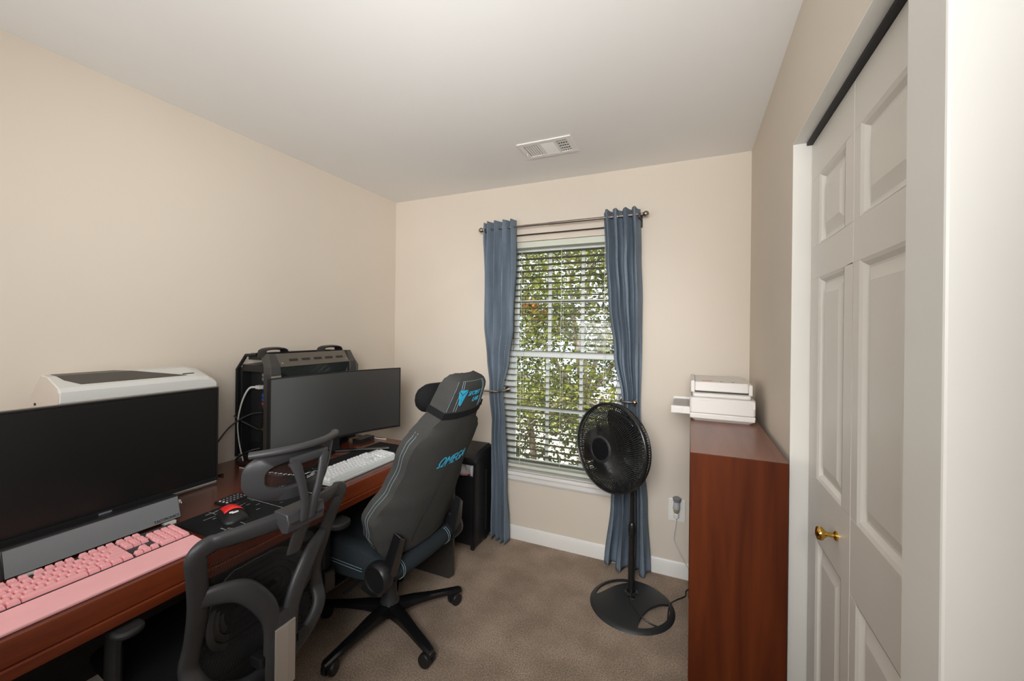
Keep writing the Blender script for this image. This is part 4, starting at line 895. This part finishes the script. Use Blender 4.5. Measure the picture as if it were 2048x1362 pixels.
# rear input panel, expansion slots, antenna
yr = ay0 + .058
obj('input_shield', B().box(ax0 + .125, ax0 + .170, yr - .002, yr + .002, 1.02, 1.205), 'gunmetal', bt, smooth=False)
for k, mt in enumerate(('port_grey', 'port_grey', 'black_matte', 'port_grey', 'black_matte', 'port_blue', 'port_blue', 'port_red')):
    for dx in (0, .021): obj('port', B().box(ax0 + .130 + dx, ax0 + .146 + dx, yr - .010, yr - .001, 1.186 - .021 * k, 1.200 - .021 * k), mt, bt, smooth=False)
for k in range(8): obj('slot_cover', B().box(ax0 + .12, ax1 - .055, yr - .006, yr - .001, 1.000 - .021 * k, 1.013 - .021 * k), 'black_plastic', bt, smooth=False, bevel=.001)
for x in (ax0 + .135, ax0 + .155): obj('antenna_jack', B().cyl((x, yr - .022, .918), (x, yr - .004, .918), .004, 8), 'gold_pin', bt)
obj('antenna', B().tube([(ax0 + .125, yr - .02, .915), (ax0 + .05, yr - .06, .96), (ax0 + .03, yr - .085, .99)], [.006, .0055, .0045], 8), 'black_plastic', bt)
obj('antenna', B().tube([(ax1 - .06, ay1 - .004, 1.10), (ax1 - .055, ay1 + .03, 1.105), (ax1 - .050, ay1 + .075, 1.135)], [.004, .009, .006], 8, flat=.4, upv=(1, 0, 0)), 'black_plastic', bt)
obj('power_supply', B().box(ax0 + .035, ax1 - .055, yr - .012, yr - .002, az0 + .03, az0 + .085), 'black_plastic', bt, smooth=False, bevel=.002)
for x in (ax0 + .04, ax1 - .04):
    for y in (ay0 + .05, ay1 - .06): obj('foot', B().box(x - .02, x + .02, y - .03, y + .03, ZD, ZD + .032), 'black_plastic', bt, smooth=False, bevel=.003)
wc = [(ax0 + .118, yr - .018, 1.130), (ax0 + .085, yr - .045, 1.128), (ax0 + .060, yr - .065, 1.06), (ax0 + .045, yr - .075, .96), (ax0 + .035, yr - .062, .86), (ax0 + .05, yr - .05, ZD + .005)]
for dx, nm in ((0, 'outer of two white cables looping beside the black tower'), (.012, 'inner of two white cables looping beside the black tower')):
    c = thing('video_cable', nm, 'cable', (ax0 + .118, yr - .018, ZD), group='white cables at the black tower')
    obj('cord', B().tube(catmull([(x + dx, y - dx * .6, z - dx * .2) for x, y, z in wc], 7), .0030, 7), 'white_plastic', c)
    obj('plug', B().box(ax0 + .108 + dx * 1.5, ax0 + .120 + dx * 1.5, yr - .030, yr - .006, 1.122, 1.140), 'white_plastic', c, smooth=False, bevel=.001)
pc = obj('monitor_cable', B().tube(catmull([(ax0 + .135, yr - .008, 1.00), (ax0 + .10, yr - .05, .995), (ax0 + .075, yr - .12, .955), (-2.05, 1.20, .90), (-2.04, 1.15, .83), (-2.00, 1.125, ZD + .006), (-1.95, 1.16, ZD + .006)], 8), .0042, 8), 'black_plastic')
tag(pc, 'black cable arcing from the black tower behind the flat monitor', 'cable')
pw = obj('power_cable', B().tube(catmull([(ax0 + .13, yr - .016, az0 + .065), (ax0 + .10, yr - .06, az0 + .055), (ax0 + .06, yr - .09, az0 + .02), (ax0 + .09, yr - .085, ZD + .005), (ax0 + .17, yr - .07, ZD + .005), (ax0 + .10, yr - .105, ZD + .005)], 8), .0045, 8), 'black_plastic')
tag(pw, 'black power cable coiled at the foot of the black tower', 'cable')

# ================================================================== SHREDDER BIN
sx0, sx1, sy0_, sy1_, sz = -1.60, -1.245, 2.275, 2.505, .655
sh = thing('paper_bin', 'tall black bin on casters between desk and curtain', 'bin', ((sx0 + sx1) / 2, (sy0_ + sy1_) / 2, 0))
bm_ = B(); H = .036
obj('drawer_body', rbox(sx0 + .006, sx1 - .006, sy0_ + .012, sy1_, H, .50, .02), 'black_plastic', sh, bevel=.003)
hd = []
for y, zt_ in ((sy0_, .585), (sy0_ + .006, .604), (sy0_ + .03, .622), (sy0_ + .09, .640), (sy0_ + .16, .650), (sy1_, .652)): hd.append([(sx0, y, .56), (sx0, y, zt_ - .012), (sx0 + .02, y, zt_), (sx1 - .025, y, zt_), (sx1, y, zt_ - .016), (sx1, y, .56)])
obj('lid', B().loft(hd), 'black_plastic', sh, bevel=.004, ang=30)
for x0, x1 in ((sx0, sx0 + .026), (sx1 - .026, sx1)): obj('upright', rbox(x0, x1, sy0_ + .001, sy1_, H + .01, .565, .010), 'black_plastic', sh, bevel=.002)
obj('back_wall', B().box(sx0 + .02, sx1 - .02, sy1_ - .03, sy1_ - .004, .49, .57), 'black_plastic', sh, smooth=False)
obj('front_groove', B().box((sx0 + sx1) / 2 - .004, (sx0 + sx1) / 2 + .004, sy0_ + .0105, sy0_ + .014, .06, .48), 'black_matte', sh, smooth=False)
obj('side_handle', B().box(sx1 - .001, sx1 + .006, sy0_ + .13, sy0_ + .15, .10, .50), 'black_plastic', sh, smooth=False, bevel=.003)
bagb = B().grid(lambda i, j: (sx0 + .028 + (sx1 - sx0 - .056) * i, sy0_ + .010 + .006 * math.sin(23 * i + 4 * j) + .004 * math.sin(51 * i), .487 + .072 * j), 40, 8)
bg_ = obj('bin_liner', bagb, 'bag_plastic', sh, solid=.001, ang=80)
obj('liner_tie', B().grid(lambda i, j: (sx0 + .028 + (sx1 - sx0 - .056) * i, sy0_ + .007 + .006 * math.sin(23 * i), .484 + .016 * j + .003 * math.sin(9 * i)), 40, 2), 'bag_tie', bg_, solid=.001, ang=80)
for x in (sx0 + .04, sx1 - .035):
    for y in (sy0_ + .03, sy1_ - .03):
        cs = obj('caster', B().cyl((x - .009, y, .018), (x + .009, y, .018), .018, 14), 'black_plastic', sh)
        obj('caster_fork', B().box(x - .012, x + .012, y - .010, y + .010, .022, .040), 'black_plastic', cs, smooth=False)

# ================================================================== FIVE-STAR BASE shared by both chairs
def star_base(o, angs, R, hubz, legmat, up_z=.40, col_r=.026):
    obj('base_hub', B().lathe([(.020, .050), (.045, .055), (.048, .085), (.042, hubz + .012), (.034, hubz + .018), (.034, hubz + .022)], (0, 0, 0), n=24), legmat, o, local=True, ang=45)
    obj('column_cover', B().lathe([(.046, hubz + .012), (.044, hubz + .022), (.033, hubz + .050), (.031, hubz + .155), (.025, hubz + .158), (col_r * .7, up_z)], (0, 0, 0), n=24), 'grey_plastic', o, local=True, ang=45)
    for a in angs:
        d = Vector((math.cos(a), math.sin(a), 0)); s = Vector((-d.y, d.x, 0)); rings = []
        for t, w, zt, zb in ((.035, .030, hubz + .008, hubz - .040), (.12, .027, hubz + .002, hubz - .032), (R * .6, .0235, hubz - .012, hubz - .034), (R + .006, .020, hubz - .028, hubz - .046), (R + .018, .014, hubz - .033, hubz - .048)):
            c = d * t; rings.append([c + s * w + Vector((0, 0, zb)), c + s * w * .98 + Vector((0, 0, zt - .006)), c + s * w * .6 + Vector((0, 0, zt)), c - s * w * .6 + Vector((0, 0, zt)), c - s * w * .98 + Vector((0, 0, zt - .006)), c - s * w + Vector((0, 0, zb))])
        leg = obj('base_leg', B().loft(rings), legmat, o, local=True, ang=30)
        c = d * (R - .002); ca = a + 1.9; ax = Vector((math.cos(ca), math.sin(ca), 0)); fo_ = Vector((-ax.y, ax.x, 0)); c2 = c + fo_ * .018
        ck = B()
        for sg in (-1, 1): ck.lathe([(.022, 0), (.0285, .001), (.030, .004), (.030, .018), (.027, .022), (.012, .022)], c2 + ax * (.004 * sg) + Vector((0, 0, .030)), ax * sg, 20)
        cst = obj('caster', ck, 'black_plastic', leg, local=True, ang=40)
        cst['kind'] = 'stuff' if False else ''
        del cst['kind']
        obj('caster_stem', B().cyl((c.x, c.y, .040), (c.x, c.y, hubz - .040), .008, 10).box(c2.x - .008, c2.x + .008, c2.y - .008, c2.y + .008, .030, .056), 'black_plastic', leg, local=True)

# ================================================================== GAMING CHAIR
# local axes: +x backward (away from the desk), +y sideways (towards the window wall), +z up
GX, GY, GYAW = -1.324, 1.562, math.radians(-3)
gc = thing('gaming_chair', 'dark grey fabric gaming chair with cyan logo and stitching', 'chair', (GX, GY, 0), GYAW)
star_base(gc, [math.radians(a) + math.radians(4) for a in (-95, -22, 51, 123, 195)], .350, .104, 'black_gloss', up_z=.36)
REC = math.radians(20); BX, BZ = .205, .455
bn = Vector((math.cos(REC), 0, -math.sin(REC))); bs_ = Vector((math.sin(REC), 0, math.cos(REC))); bo = Vector((BX, 0, BZ))
def bp(u, n, s): return bo + Vector((0, u, 0)) + bn * n + bs_ * s
WT_ = [(0, .215), (.04, .248), (.10, .280), (.17, .298), (.23, .285), (.31, .246), (.39, .236), (.47, .246), (.52, .240), (.56, .212), (.60, .168), (.64, .144), (.70, .134), (.76, .126), (.785, .119), (.802, .108), (.814, .092), (.822, .070), (.826, .040)]
FW = [(0, .045), (.10, .072), (.18, .088), (.30, .066), (.45, .050), (.58, .040), (.66, .022), (.75, .018), (.83, .010)]
TH = [(0, .07), (.3, .075), (.55, .075), (.68, .085), (.765, .082), (.79, .074), (.81, .058), (.82, .040), (.826, .020)]
def back_pt(u_, s, front=False):       # u_ in -1..1
    w, f, t = interp(WT_, s), interp(FW, s), interp(TH, s); a = abs(u_)
    nb = -f * a ** 2.4 - .030 * max(0, (s - .765) / .061) ** 2
    if not front: return bp(u_ * w, nb, s)
    nf = -t - f * .95 * a ** 3 - .030 * max(0, (s - .765) / .061) ** 2
    return bp(u_ * w * .985, nf, s)
rings = []; ns = 60; nu = 20
for i in range(ns + 1):
    s = .826 * (1 - (1 - i / ns) ** 1.5); r = []
    for j in range(nu + 1): r.append(back_pt(-1 + 2 * j / nu, s))
    for j in range(nu, -1, -1): r.append(back_pt(-1 + 2 * j / nu, s, True))
    rings.append(r)
back = obj('backrest', B().loft(rings), 'chair_fabric', gc, local=True, ang=60)
def seam(name, pts, r, mat): return obj(name, B().tube(pts, r, 5), mat, back, local=True)
for sg in (-1, 1):
    for off in (.42, .62):
        pts = [back_pt(sg, .04 + .53 * k / 50).lerp(back_pt(sg, .04 + .53 * k / 50, True), off) + Vector((0, sg * .0004, 0)) for k in range(51)]
        seam('stitch_line', pts, .0007, 'teal_thread')
    for off in (.97, .72, .62): seam('stitch_line', [back_pt(sg * off, .675 + (.806 - .675) * k / 16) + bn * .0006 for k in range(17)], .0007, 'teal_thread')
seam('stitch_line', [back_pt(-.72 + 1.44 * k / 10, .806) + bn * .0008 for k in range(11)], .0007, 'teal_thread')
seam('back_crease', [back_pt(-.40 + .018 * k, .05 + .37 * k / 20) - bn * .0015 for k in range(21)], .0050, 'black_matte')
seam('bottom_seam', [back_pt(-.95 + 1.9 * k / 20, .012) + bn * .0005 for k in range(21)], .0022, 'black_matte')
# pillow strap around the neck of the backrest
sr_ = []
for s, g in ((.642, .0035), (.672, .0035)):
    sr_.append([back_pt(-1.0 + 2 * j / nu, s) + bn * g + Vector((0, (-1 + 2 * j / nu) * .004, 0)) for j in range(nu + 1)] + [back_pt(-1 + 2 * j / nu, s, True) - bn * g + Vector((0, (-1 + 2 * j / nu) * .004, 0)) for j in range(nu, -1, -1)])
obj('pillow_strap', B().loft(sr_, cap=False), 'pillow_black', gc, local=True, ang=60)
obj('strap_buckle', B().obox(back_pt(1.0, .675) + Vector((0, .006, 0)), bs_ * .016, bn * .006, Vector((0, .004, 0))), 'black_gloss', gc, local=True, smooth=False, bevel=.002)
npil = []
for k in range(13):
    t = -1 + 2 * k / 12; w = max(.16, (1 - abs(t) ** 4) ** .5); c = bp(t * .155, -.150 - .010 * abs(t), .665 + .012 * abs(t) ** 2)
    npil.append([c + bs_ * (.070 * w * math.cos(2 * PI * q / 12)) + bn * (.050 * w * math.sin(2 * PI * q / 12)) for q in range(12)])
obj('neck_pillow', B().loft(npil), 'pillow_black', gc, local=True, ang=70)
# embroidery: triangle emblem, wordmarks
def emb(name, me, mat, u0, s0):       # lays a flat outline on the curved back
    for v in me.vertices:
        u, s, d = u0 + v.co.x, s0 + v.co.y, v.co.z; v.co = back_pt(u / interp(WT_, s), s) + bn * (.0012 + d)
    me.materials.clear(); me.materials.append(MATS[mat]); o = bpy.data.objects.new(name, me); COL.objects.link(o); o.parent = gc
def word(body, u0, s0, size, shear, sx):
    t = text('tmp', body, 'logo_cyan', None, Matrix.Identity(4), size=size, shear=shear, sx=sx, ext=.0006); me = t.data; bpy.data.objects.remove(t)
    bm = bmesh.new(); bm.from_mesh(me); bmesh.ops.triangulate(bm, faces=bm.faces); bmesh.ops.subdivide_edges(bm, edges=[e for e in bm.edges if e.calc_length() > .012], cuts=2); bm.to_mesh(me); bm.free()
    emb('wordmark', me, 'logo_cyan', u0, s0)
word('SECRET', .010, .752, .029, .3, .92); word('LAB', .034, .720, .031, .3, .92); word('ΩMEGA', .010, .425, .062, .45, .98)
def tri(pts, mat):
    b = B().prism([(x, y, 0) for x, y in pts], (0, 0, .001)); me = bpy.data.meshes.new('emblem'); me.from_pydata(b.v, [], b.f); emb('emblem', me, mat, -.072, .742)
tri([(-.026, .030), (.026, .030), (0, .011)], 'logo_cyan'); tri([(-.028, .025), (-.002, .006), (-.001, -.042), (-.005, -.038)], 'logo_cyan'); tri([(.028, .025), (.002, .006), (.001, -.042), (.005, -.038)], 'logo_cyan')
# recliner bracket and round cover on the near side, matching one on the far side
for sg in (-1, 1):
    u0 = sg * .232
    br_ = B(); p0 = [bp(u0 - .028, -.005, -.03), bp(u0 + .030, -.005, -.03), bp(u0 + .030, .040, -.03), bp(u0 - .028, .040, -.03)]
    p1 = [bp(u0 * .92 - .022, -.02, .155), bp(u0 * .92 + .026, -.005, .125), bp(u0 * .92 + .020, .018, .12), bp(u0 * .92 - .018, .018, .150)]
    br_.loft([p0, p1]); obj('back_bracket', br_, 'black_gloss' if sg < 0 else 'black_plastic', gc, local=True, smooth=False, bevel=.003)
    cc = bp(sg * .262, -.012, -.045)
    obj('recliner_cover', B().lathe([(.058, -.030), (.064, -.012), (.062, .010), (.053, .020), (.050, .020), (.048, .014), (.001, .014)], cc, (0, sg, 0), 28), 'black_plastic', gc, local=True, ang=40)
    obj('recliner_arm', B().prism([cc + Vector((.03, -sg * .004, .02)), cc + Vector((.035, -sg * .004, -.055)), cc + Vector((-.03, -sg * .004, -.095)), cc + Vector((-.10, -sg * .004, -.080)), cc + Vector((-.085, -sg * .004, -.035))], (0, -sg * .03, 0)), 'black_plastic', gc, local=True, smooth=False, bevel=.004)
# seat: cushion with raised side bolsters, runs forward under the desk
def seat_ring(x, hw, zt, zb, bol):
    pts = []
    for u_ in (-1, -.97, -.88, -.74, -.5, 0, .5, .74, .88, .97, 1): pts.append((x, u_ * hw, zt + (bol if .7 < abs(u_) < .98 else (0 if abs(u_) < .7 else -.02))))
    for u_ in (1, .9, .5, -.5, -.9, -1): pts.append((x, u_ * hw * (1 if abs(u_) > .95 else .97), zb + (.015 if abs(u_) > .95 else 0)))
    return pts
obj('seat', B().loft([seat_ring(x, w, a, c, d) for x, w, a, c, d in ((.170, .215, .430, .385, .0), (.158, .235, .450, .350, .01), (.06, .258, .462, .345, .035), (-.10, .268, .465, .345, .045), (-.25, .268, .470, .350, .035), (-.305, .255, .462, .360, .01), (-.325, .225, .435, .385, 0))]), 'seat_fabric', gc, local=True, ang=60, sub=1)
for dz in (0, .012): obj('seat_stitch', B().tube([(x, -.2725 + .004 * abs(x), .425 + dz - .02 * (x < .1) * 0) for x in [.10 - .38 * k / 20 for k in range(21)]], .0009, 5), 'teal_thread', gc, local=True)
obj('seat_back_roll', B().tube([(.185, -.215, .408), (.192, -.12, .405), (.194, 0, .405), (.192, .12, .405), (.185, .215, .408)], [.032, .040, .042, .040, .032], 12), 'seat_fabric', gc, local=True, ang=70)
for y in (-.165, -.155, .155, .168): obj('roll_stitch', B().tube([(.191 + .0415 * math.cos(a), y, .406 + .0415 * math.sin(a)) for a in [-1.2 + 2.6 * k / 12 for k in range(13)]], .0009, 5), 'teal_thread', gc, local=True)
obj('seat_pan', B().box(-.27, .13, -.20, .20, .320, .352), 'black_plastic', gc, local=True, smooth=False, bevel=.006)
obj('tilt_mechanism', B().box(-.13, .10, -.075, .075, .268, .322), 'black_plastic', gc, local=True, smooth=False, bevel=.008)
obj('tilt_lever', B().tube([(-.02, -.06, .30), (-.03, -.20, .285), (-.035, -.245, .278)], .006, 8), 'black_plastic', gc, local=True)
for sg in (-1, 1):
    y = sg * .315
    arm = obj('armrest', rbox(-.20, .055, y - .045, y + .045, .612, .638, .04, 6), 'black_matte', gc, local=True, bevel=.008, seg=3)
    obj('arm_post', rbox(-.105, -.055, y - .022, y + .022, .40, .613, .012), 'black_plastic', arm, local=True)
    obj('arm_bracket', B().box(-.125, -.035, y - .028, y + .028, .325, .42).box(-.115, -.045, min(y, sg * .12), max(y, sg * .12), .315, .332), 'black_gloss', arm, local=True, smooth=False, bevel=.006)
    obj('arm_knob', B().cyl((-.08, y - .03 * 1, .432), (-.08, y + .03, .432), .006, 10), 'gold_pin' if sg < 0 else 'black_plastic', arm, local=True)

# ================================================================== MESH OFFICE CHAIR
MX, MY = -1.41, .822
mc = thing('office_chair', 'grey-framed mesh office chair with headrest and metal spine plate', 'chair', (MX, MY, 0), 0)
star_base(mc, [math.radians(a) for a in (-40, 32, 104, 176, 248)], .32, .10, 'black_plastic', up_z=.42)
def wx(x): return x - MX
side = [(.0, -1.150, .404), (.080, -1.150, .416), (.132, -1.152, .444), (.170, -1.157, .473), (.190, -1.167, .505), (.196, -1.190, .545), (.186, -1.186, .610), (.192, -1.160, .700), (.205, -1.138, .780), (.219, -1.118, .840), (.224, -1.110, .866), (.212, -1.104, .884), (.185, -1.100, .889)]
rgt = catmull([(wx(x), u, z) for u, x, z in side], 5)
lft = [Vector((p.x, -p.y, p.z)) for p in rgt]
topb = catmull([(wx(-1.098), .185, .889), (wx(-1.066), .10, .893), (wx(-1.050), 0, .894), (wx(-1.066), -.10, .893), (wx(-1.098), -.185, .889)], 5)
loop = rgt + topb[1:] + lft[::-1][1:-1]
nl = len(loop)
rings = []
for i, p_ in enumerate(loop):
    a, b_ = loop[i - 1], loop[(i + 1) % nl]; t = (b_ - a).normalized()
    ctr = Vector((p_.x, 0, min(max(p_.z, .55), .75))); inn = (ctr - p_); inn = (inn - t * inn.dot(t)).normalized(); out = t.cross(inn)
    if out.x < 0: out = -out
    wd = .025; dp = .014
    rings.append([p_ + inn * (wd * math.cos(2 * PI * k / 12)) + out * (dp * math.copysign(abs(math.sin(2 * PI * k / 12)) ** .8, math.sin(2 * PI * k / 12))) for k in range(12)])
rings.append(rings[0])
obj('back_frame', B().loft(rings, cap=False), 'grey_plastic', mc, local=True, ang=70)
def back_prof(z): return interp([(.39, -1.152), (.46, -1.160), (.54, -1.196), (.61, -1.190), (.70, -1.166), (.80, -1.138), (.91, -1.100)], z)
def back_w(z): return interp([(.388, .06), (.416, .10), (.444, .135), (.473, .172), (.505, .192), (.545, .196), (.61, .187), (.70, .192), (.80, .208), (.866, .222), (.895, .19)], z)
obj('back_mesh', B().grid(lambda i, j: (wx(back_prof(.404 + .486 * i)) + (1 - (2 * j - 1) ** 2) * (.050 * max(0, min(1, (.404 + .486 * i - .66) / .22)) - .010), (2 * j - 1) * back_w(.404 + .486 * i), .404 + .486 * i), 40, 24), 'chair_net', mc, local=True, ang=80)
# Y-shaped spine behind the mesh
def strip(pts, w, d):      # pts: (x, u, z, width scale)
    P = [Vector((wx(x), u, z)) for x, u, z, k in pts]; ws = [k for *_, k in pts]; PP = catmull(P, 6); n = len(PP); rg = []
    for i, q in enumerate(PP):
        t = (PP[min(n - 1, i + 1)] - PP[max(0, i - 1)]).normalized(); o_ = Vector((1, 0, 0)); o_ = (o_ - t * o_.dot(t)).normalized(); s_ = t.cross(o_)
        f = i / (n - 1) * (len(ws) - 1); k = ws[int(f)] + (ws[min(len(ws) - 1, int(f) + 1)] - ws[int(f)]) * (f - int(f))
        rg.append([q + s_ * (w * k * math.cos(2 * PI * m / 12)) + o_ * (d * math.copysign(abs(math.sin(2 * PI * m / 12)) ** .7, math.sin(2 * PI * m / 12))) for m in range(12)])
    return B().loft(rg)
for sg in (-1, 1): obj('spine_arm', strip([(-1.152, sg * .195, .730, .9), (-1.128, sg * .155, .733, 1.0), (-1.108, sg * .105, .715, 1.1), (-1.100, sg * .055, .650, 1.1), (-1.100, sg * .030, .585, 1.0), (-1.102, sg * .026, .50, 1.0)], .027, .012), 'grey_plastic', mc, local=True, ang=70)
obj('spine', strip([(-1.103, 0, .60, .8), (-1.100, 0, .54, 1.25), (-1.100, 0, .45, 1.25), (-1.115, 0, .36, 1.1), (-1.17, 0, .335, 1), (-1.26, 0, .345, 1)], .040, .014), 'grey_plastic', mc, local=True, ang=70)
pl = B(); pl.loft([[(wx(x), u, z) for x, u in ((-1.082, -.030), (-1.079, .006), (-1.083, .034), (-1.088, .034), (-1.088, -.030))] for z in (.375, .562)])
obj('spine_plate', pl, 'steel_plate', mc, local=True, smooth=False, bevel=.001)
# lumbar pad: nested flat bands on the seat side of the mesh
for k in range(5):
    r = .104 - .0205 * k; hs = .052; path = []
    for q in range(48):
        a = 2 * PI * q / 48; path.append((math.cos(a) * r + math.copysign(hs, math.cos(a)), math.sin(a) * r * .95))
    rg = []
    for q, (u, v) in enumerate(path):
        cu = u - math.copysign(hs, u); l = max(1e-6, math.hypot(cu, v)); du, dv = cu / l, v / l; x = wx(-1.222 + .05 * min(1, abs(u) / .16) ** 2)
        rg.append([(x - .003, u - du * .0085, .618 + v - dv * .0085), (x + .003, u - du * .0085, .618 + v - dv * .0085), (x + .004, u, .618 + v), (x + .003, u + du * .0085, .618 + v + dv * .0085), (x - .003, u + du * .0085, .618 + v + dv * .0085)])
    rg.append(rg[0]); obj('lumbar_band', B().loft(rg, cap=False), 'grey_plastic', mc, local=True, ang=40)
obj('lumbar_slider', B().box(wx(-1.232), wx(-1.224), -.05, .05, .56, .70), 'black_plastic', mc, local=True, smooth=False, bevel=.004)
lw = B().tube(catmull([(wx(-1.214), -.19, .62), (wx(-1.222), -.12, .668), (wx(-1.224), -.03, .672), (wx(-1.224), .03, .672), (wx(-1.222), .12, .668), (wx(-1.214), .19, .62)], 6), .003, 6)
obj('lumbar_edge', lw, 'grey_plastic', mc, local=True)
for u in (-.045, .075): obj('spine_lug', B().box(wx(-1.150), wx(-1.104), u - .016, u + .016, .462, .492), 'black_plastic', mc, local=True, smooth=False, bevel=.003)
# seat and mechanism
def cush(x, hw, zt, zb): return [(x, -hw, zb + .02), (x, -hw, zt - .02), (x, -hw * .9, zt), (x, 0, zt + .004), (x, hw * .9, zt), (x, hw, zt - .02), (x, hw, zb + .02), (x, hw * .85, zb), (x, -hw * .85, zb)]
obj('seat', B().loft([cush(wx(x), w, a, c) for x, w, a, c in ((-1.215, .19, .455, .43), (-1.24, .235, .478, .412), (-1.40, .25, .482, .408), (-1.58, .245, .478, .41), (-1.665, .22, .452, .412), (-1.685, .17, .432, .415))]), 'pillow_black', mc, local=True, ang=70, sub=1)
obj('tilt_mechanism', B().box(wx(-1.52), wx(-1.24), -.08, .08, .345, .412), 'black_plastic', mc, local=True, smooth=False, bevel=.008)
for sg in (-1, 1):
    y = sg * .262
    arm = obj('armrest', rbox(wx(-1.50), wx(-1.300), y - .033, y + .033, .636, .655, .030, 6), 'black_matte', mc, local=True, bevel=.007)
    obj('arm_post', B().tube(catmull([(wx(-1.40), sg * .16, .400), (wx(-1.40), sg * .24, .405), (wx(-1.40), y, .45), (wx(-1.40), y, .63)], 5), .017, 10, flat=1.5, upv=(0, 1, 0)), 'grey_plastic', arm, local=True)
# headrest on a forked stem
def hpt(u, v, d=0):      # u -1..1, v 0..1 (bottom to top), d backward offset
    w = .132 + .012 * v; x = -1.030 + .026 * v - .058 * abs(u) ** 2.2 + d; z = .962 + .140 * v + .006 * (1 - u * u) * (2 * v - 1)
    return Vector((wx(x), u * w, z))
def ring_uv(k, n, iu, iv):
    a = 2 * PI * k / n; p = 3.2
    cu, su = math.cos(a), math.sin(a); u = math.copysign(abs(cu) ** (2 / p), cu); v = math.copysign(abs(su) ** (2 / p), su)
    return u * (1 - iu), .5 + .5 * v * (1 - iv)
n = 56; rg = []
for iu, iv, d in ((.0, .0, .0), (.03, .03, .014), (.24, .44, .016), (.28, .52, .006), (.24, .46, -.008), (.02, .02, -.010), (.0, .0, .0)):
    rg.append([hpt(*ring_uv(k, n, iu, iv), d) for k in range(n)])
hr = obj('headrest_frame', B().loft(rg, cap=False), 'grey_plastic', mc, local=True, ang=60)
obj('headrest_lip', B().tube([hpt(-.96 + 1.92 * k / 24, 1.0, .012 + 0.010 * (1 - (2 * k / 24 - 1) ** 2)) for k in range(25)], .010, 8, flat=1.3, upv=(0, 0, 1)), 'grey_plastic', hr, local=True, ang=70)
obj('headrest_mesh', B().grid(lambda i, j: hpt((2 * j - 1) * .86, .16 + .68 * i, -.004), 12, 20), 'chair_net', hr, local=True, ang=80)
for sg in (-1, 1): obj('headrest_fork', strip([(-.990, sg * .050, 1.072, 1.5), (-.985, sg * .040, 1.04, 1.1), (-.984, sg * .027, .99, .9), (-.988, sg * .016, .945, .9), (-.998, sg * .012, .895, 1.0)], .013, .007), 'grey_plastic', hr, local=True, ang=70)
obj('fork_bridge', strip([(-.992, -.058, 1.070, 1), (-.988, 0, 1.072, 1), (-.992, .058, 1.070, 1)], .014, .007), 'grey_plastic', hr, local=True, ang=70)
obj('headrest_stem', strip([(-.992, 0, .955, .8), (-1.000, 0, .90, 1), (-1.03, 0, .84, 1), (-1.052, 0, .785, .9)], .026, .007), 'grey_plastic', hr, local=True, ang=70)
bkt = B(); bkt.loft([[(wx(-1.012 + d), u, z) for d, z in ((-.012, .868), (.010, .872), (.016, .900), (.008, .924), (-.045, .926), (-.045, .905))] for u in (-.060, .060)])
bko = obj('headrest_bracket', bkt, 'grey_plastic', mc, local=True, ang=30, bevel=.003)
for u in (-.038, .038): obj('bracket_slot', B().box(wx(-.998), wx(-.9955), u - .012, u + .012, .893, .900), 'black_matte', bko, local=True, smooth=False)
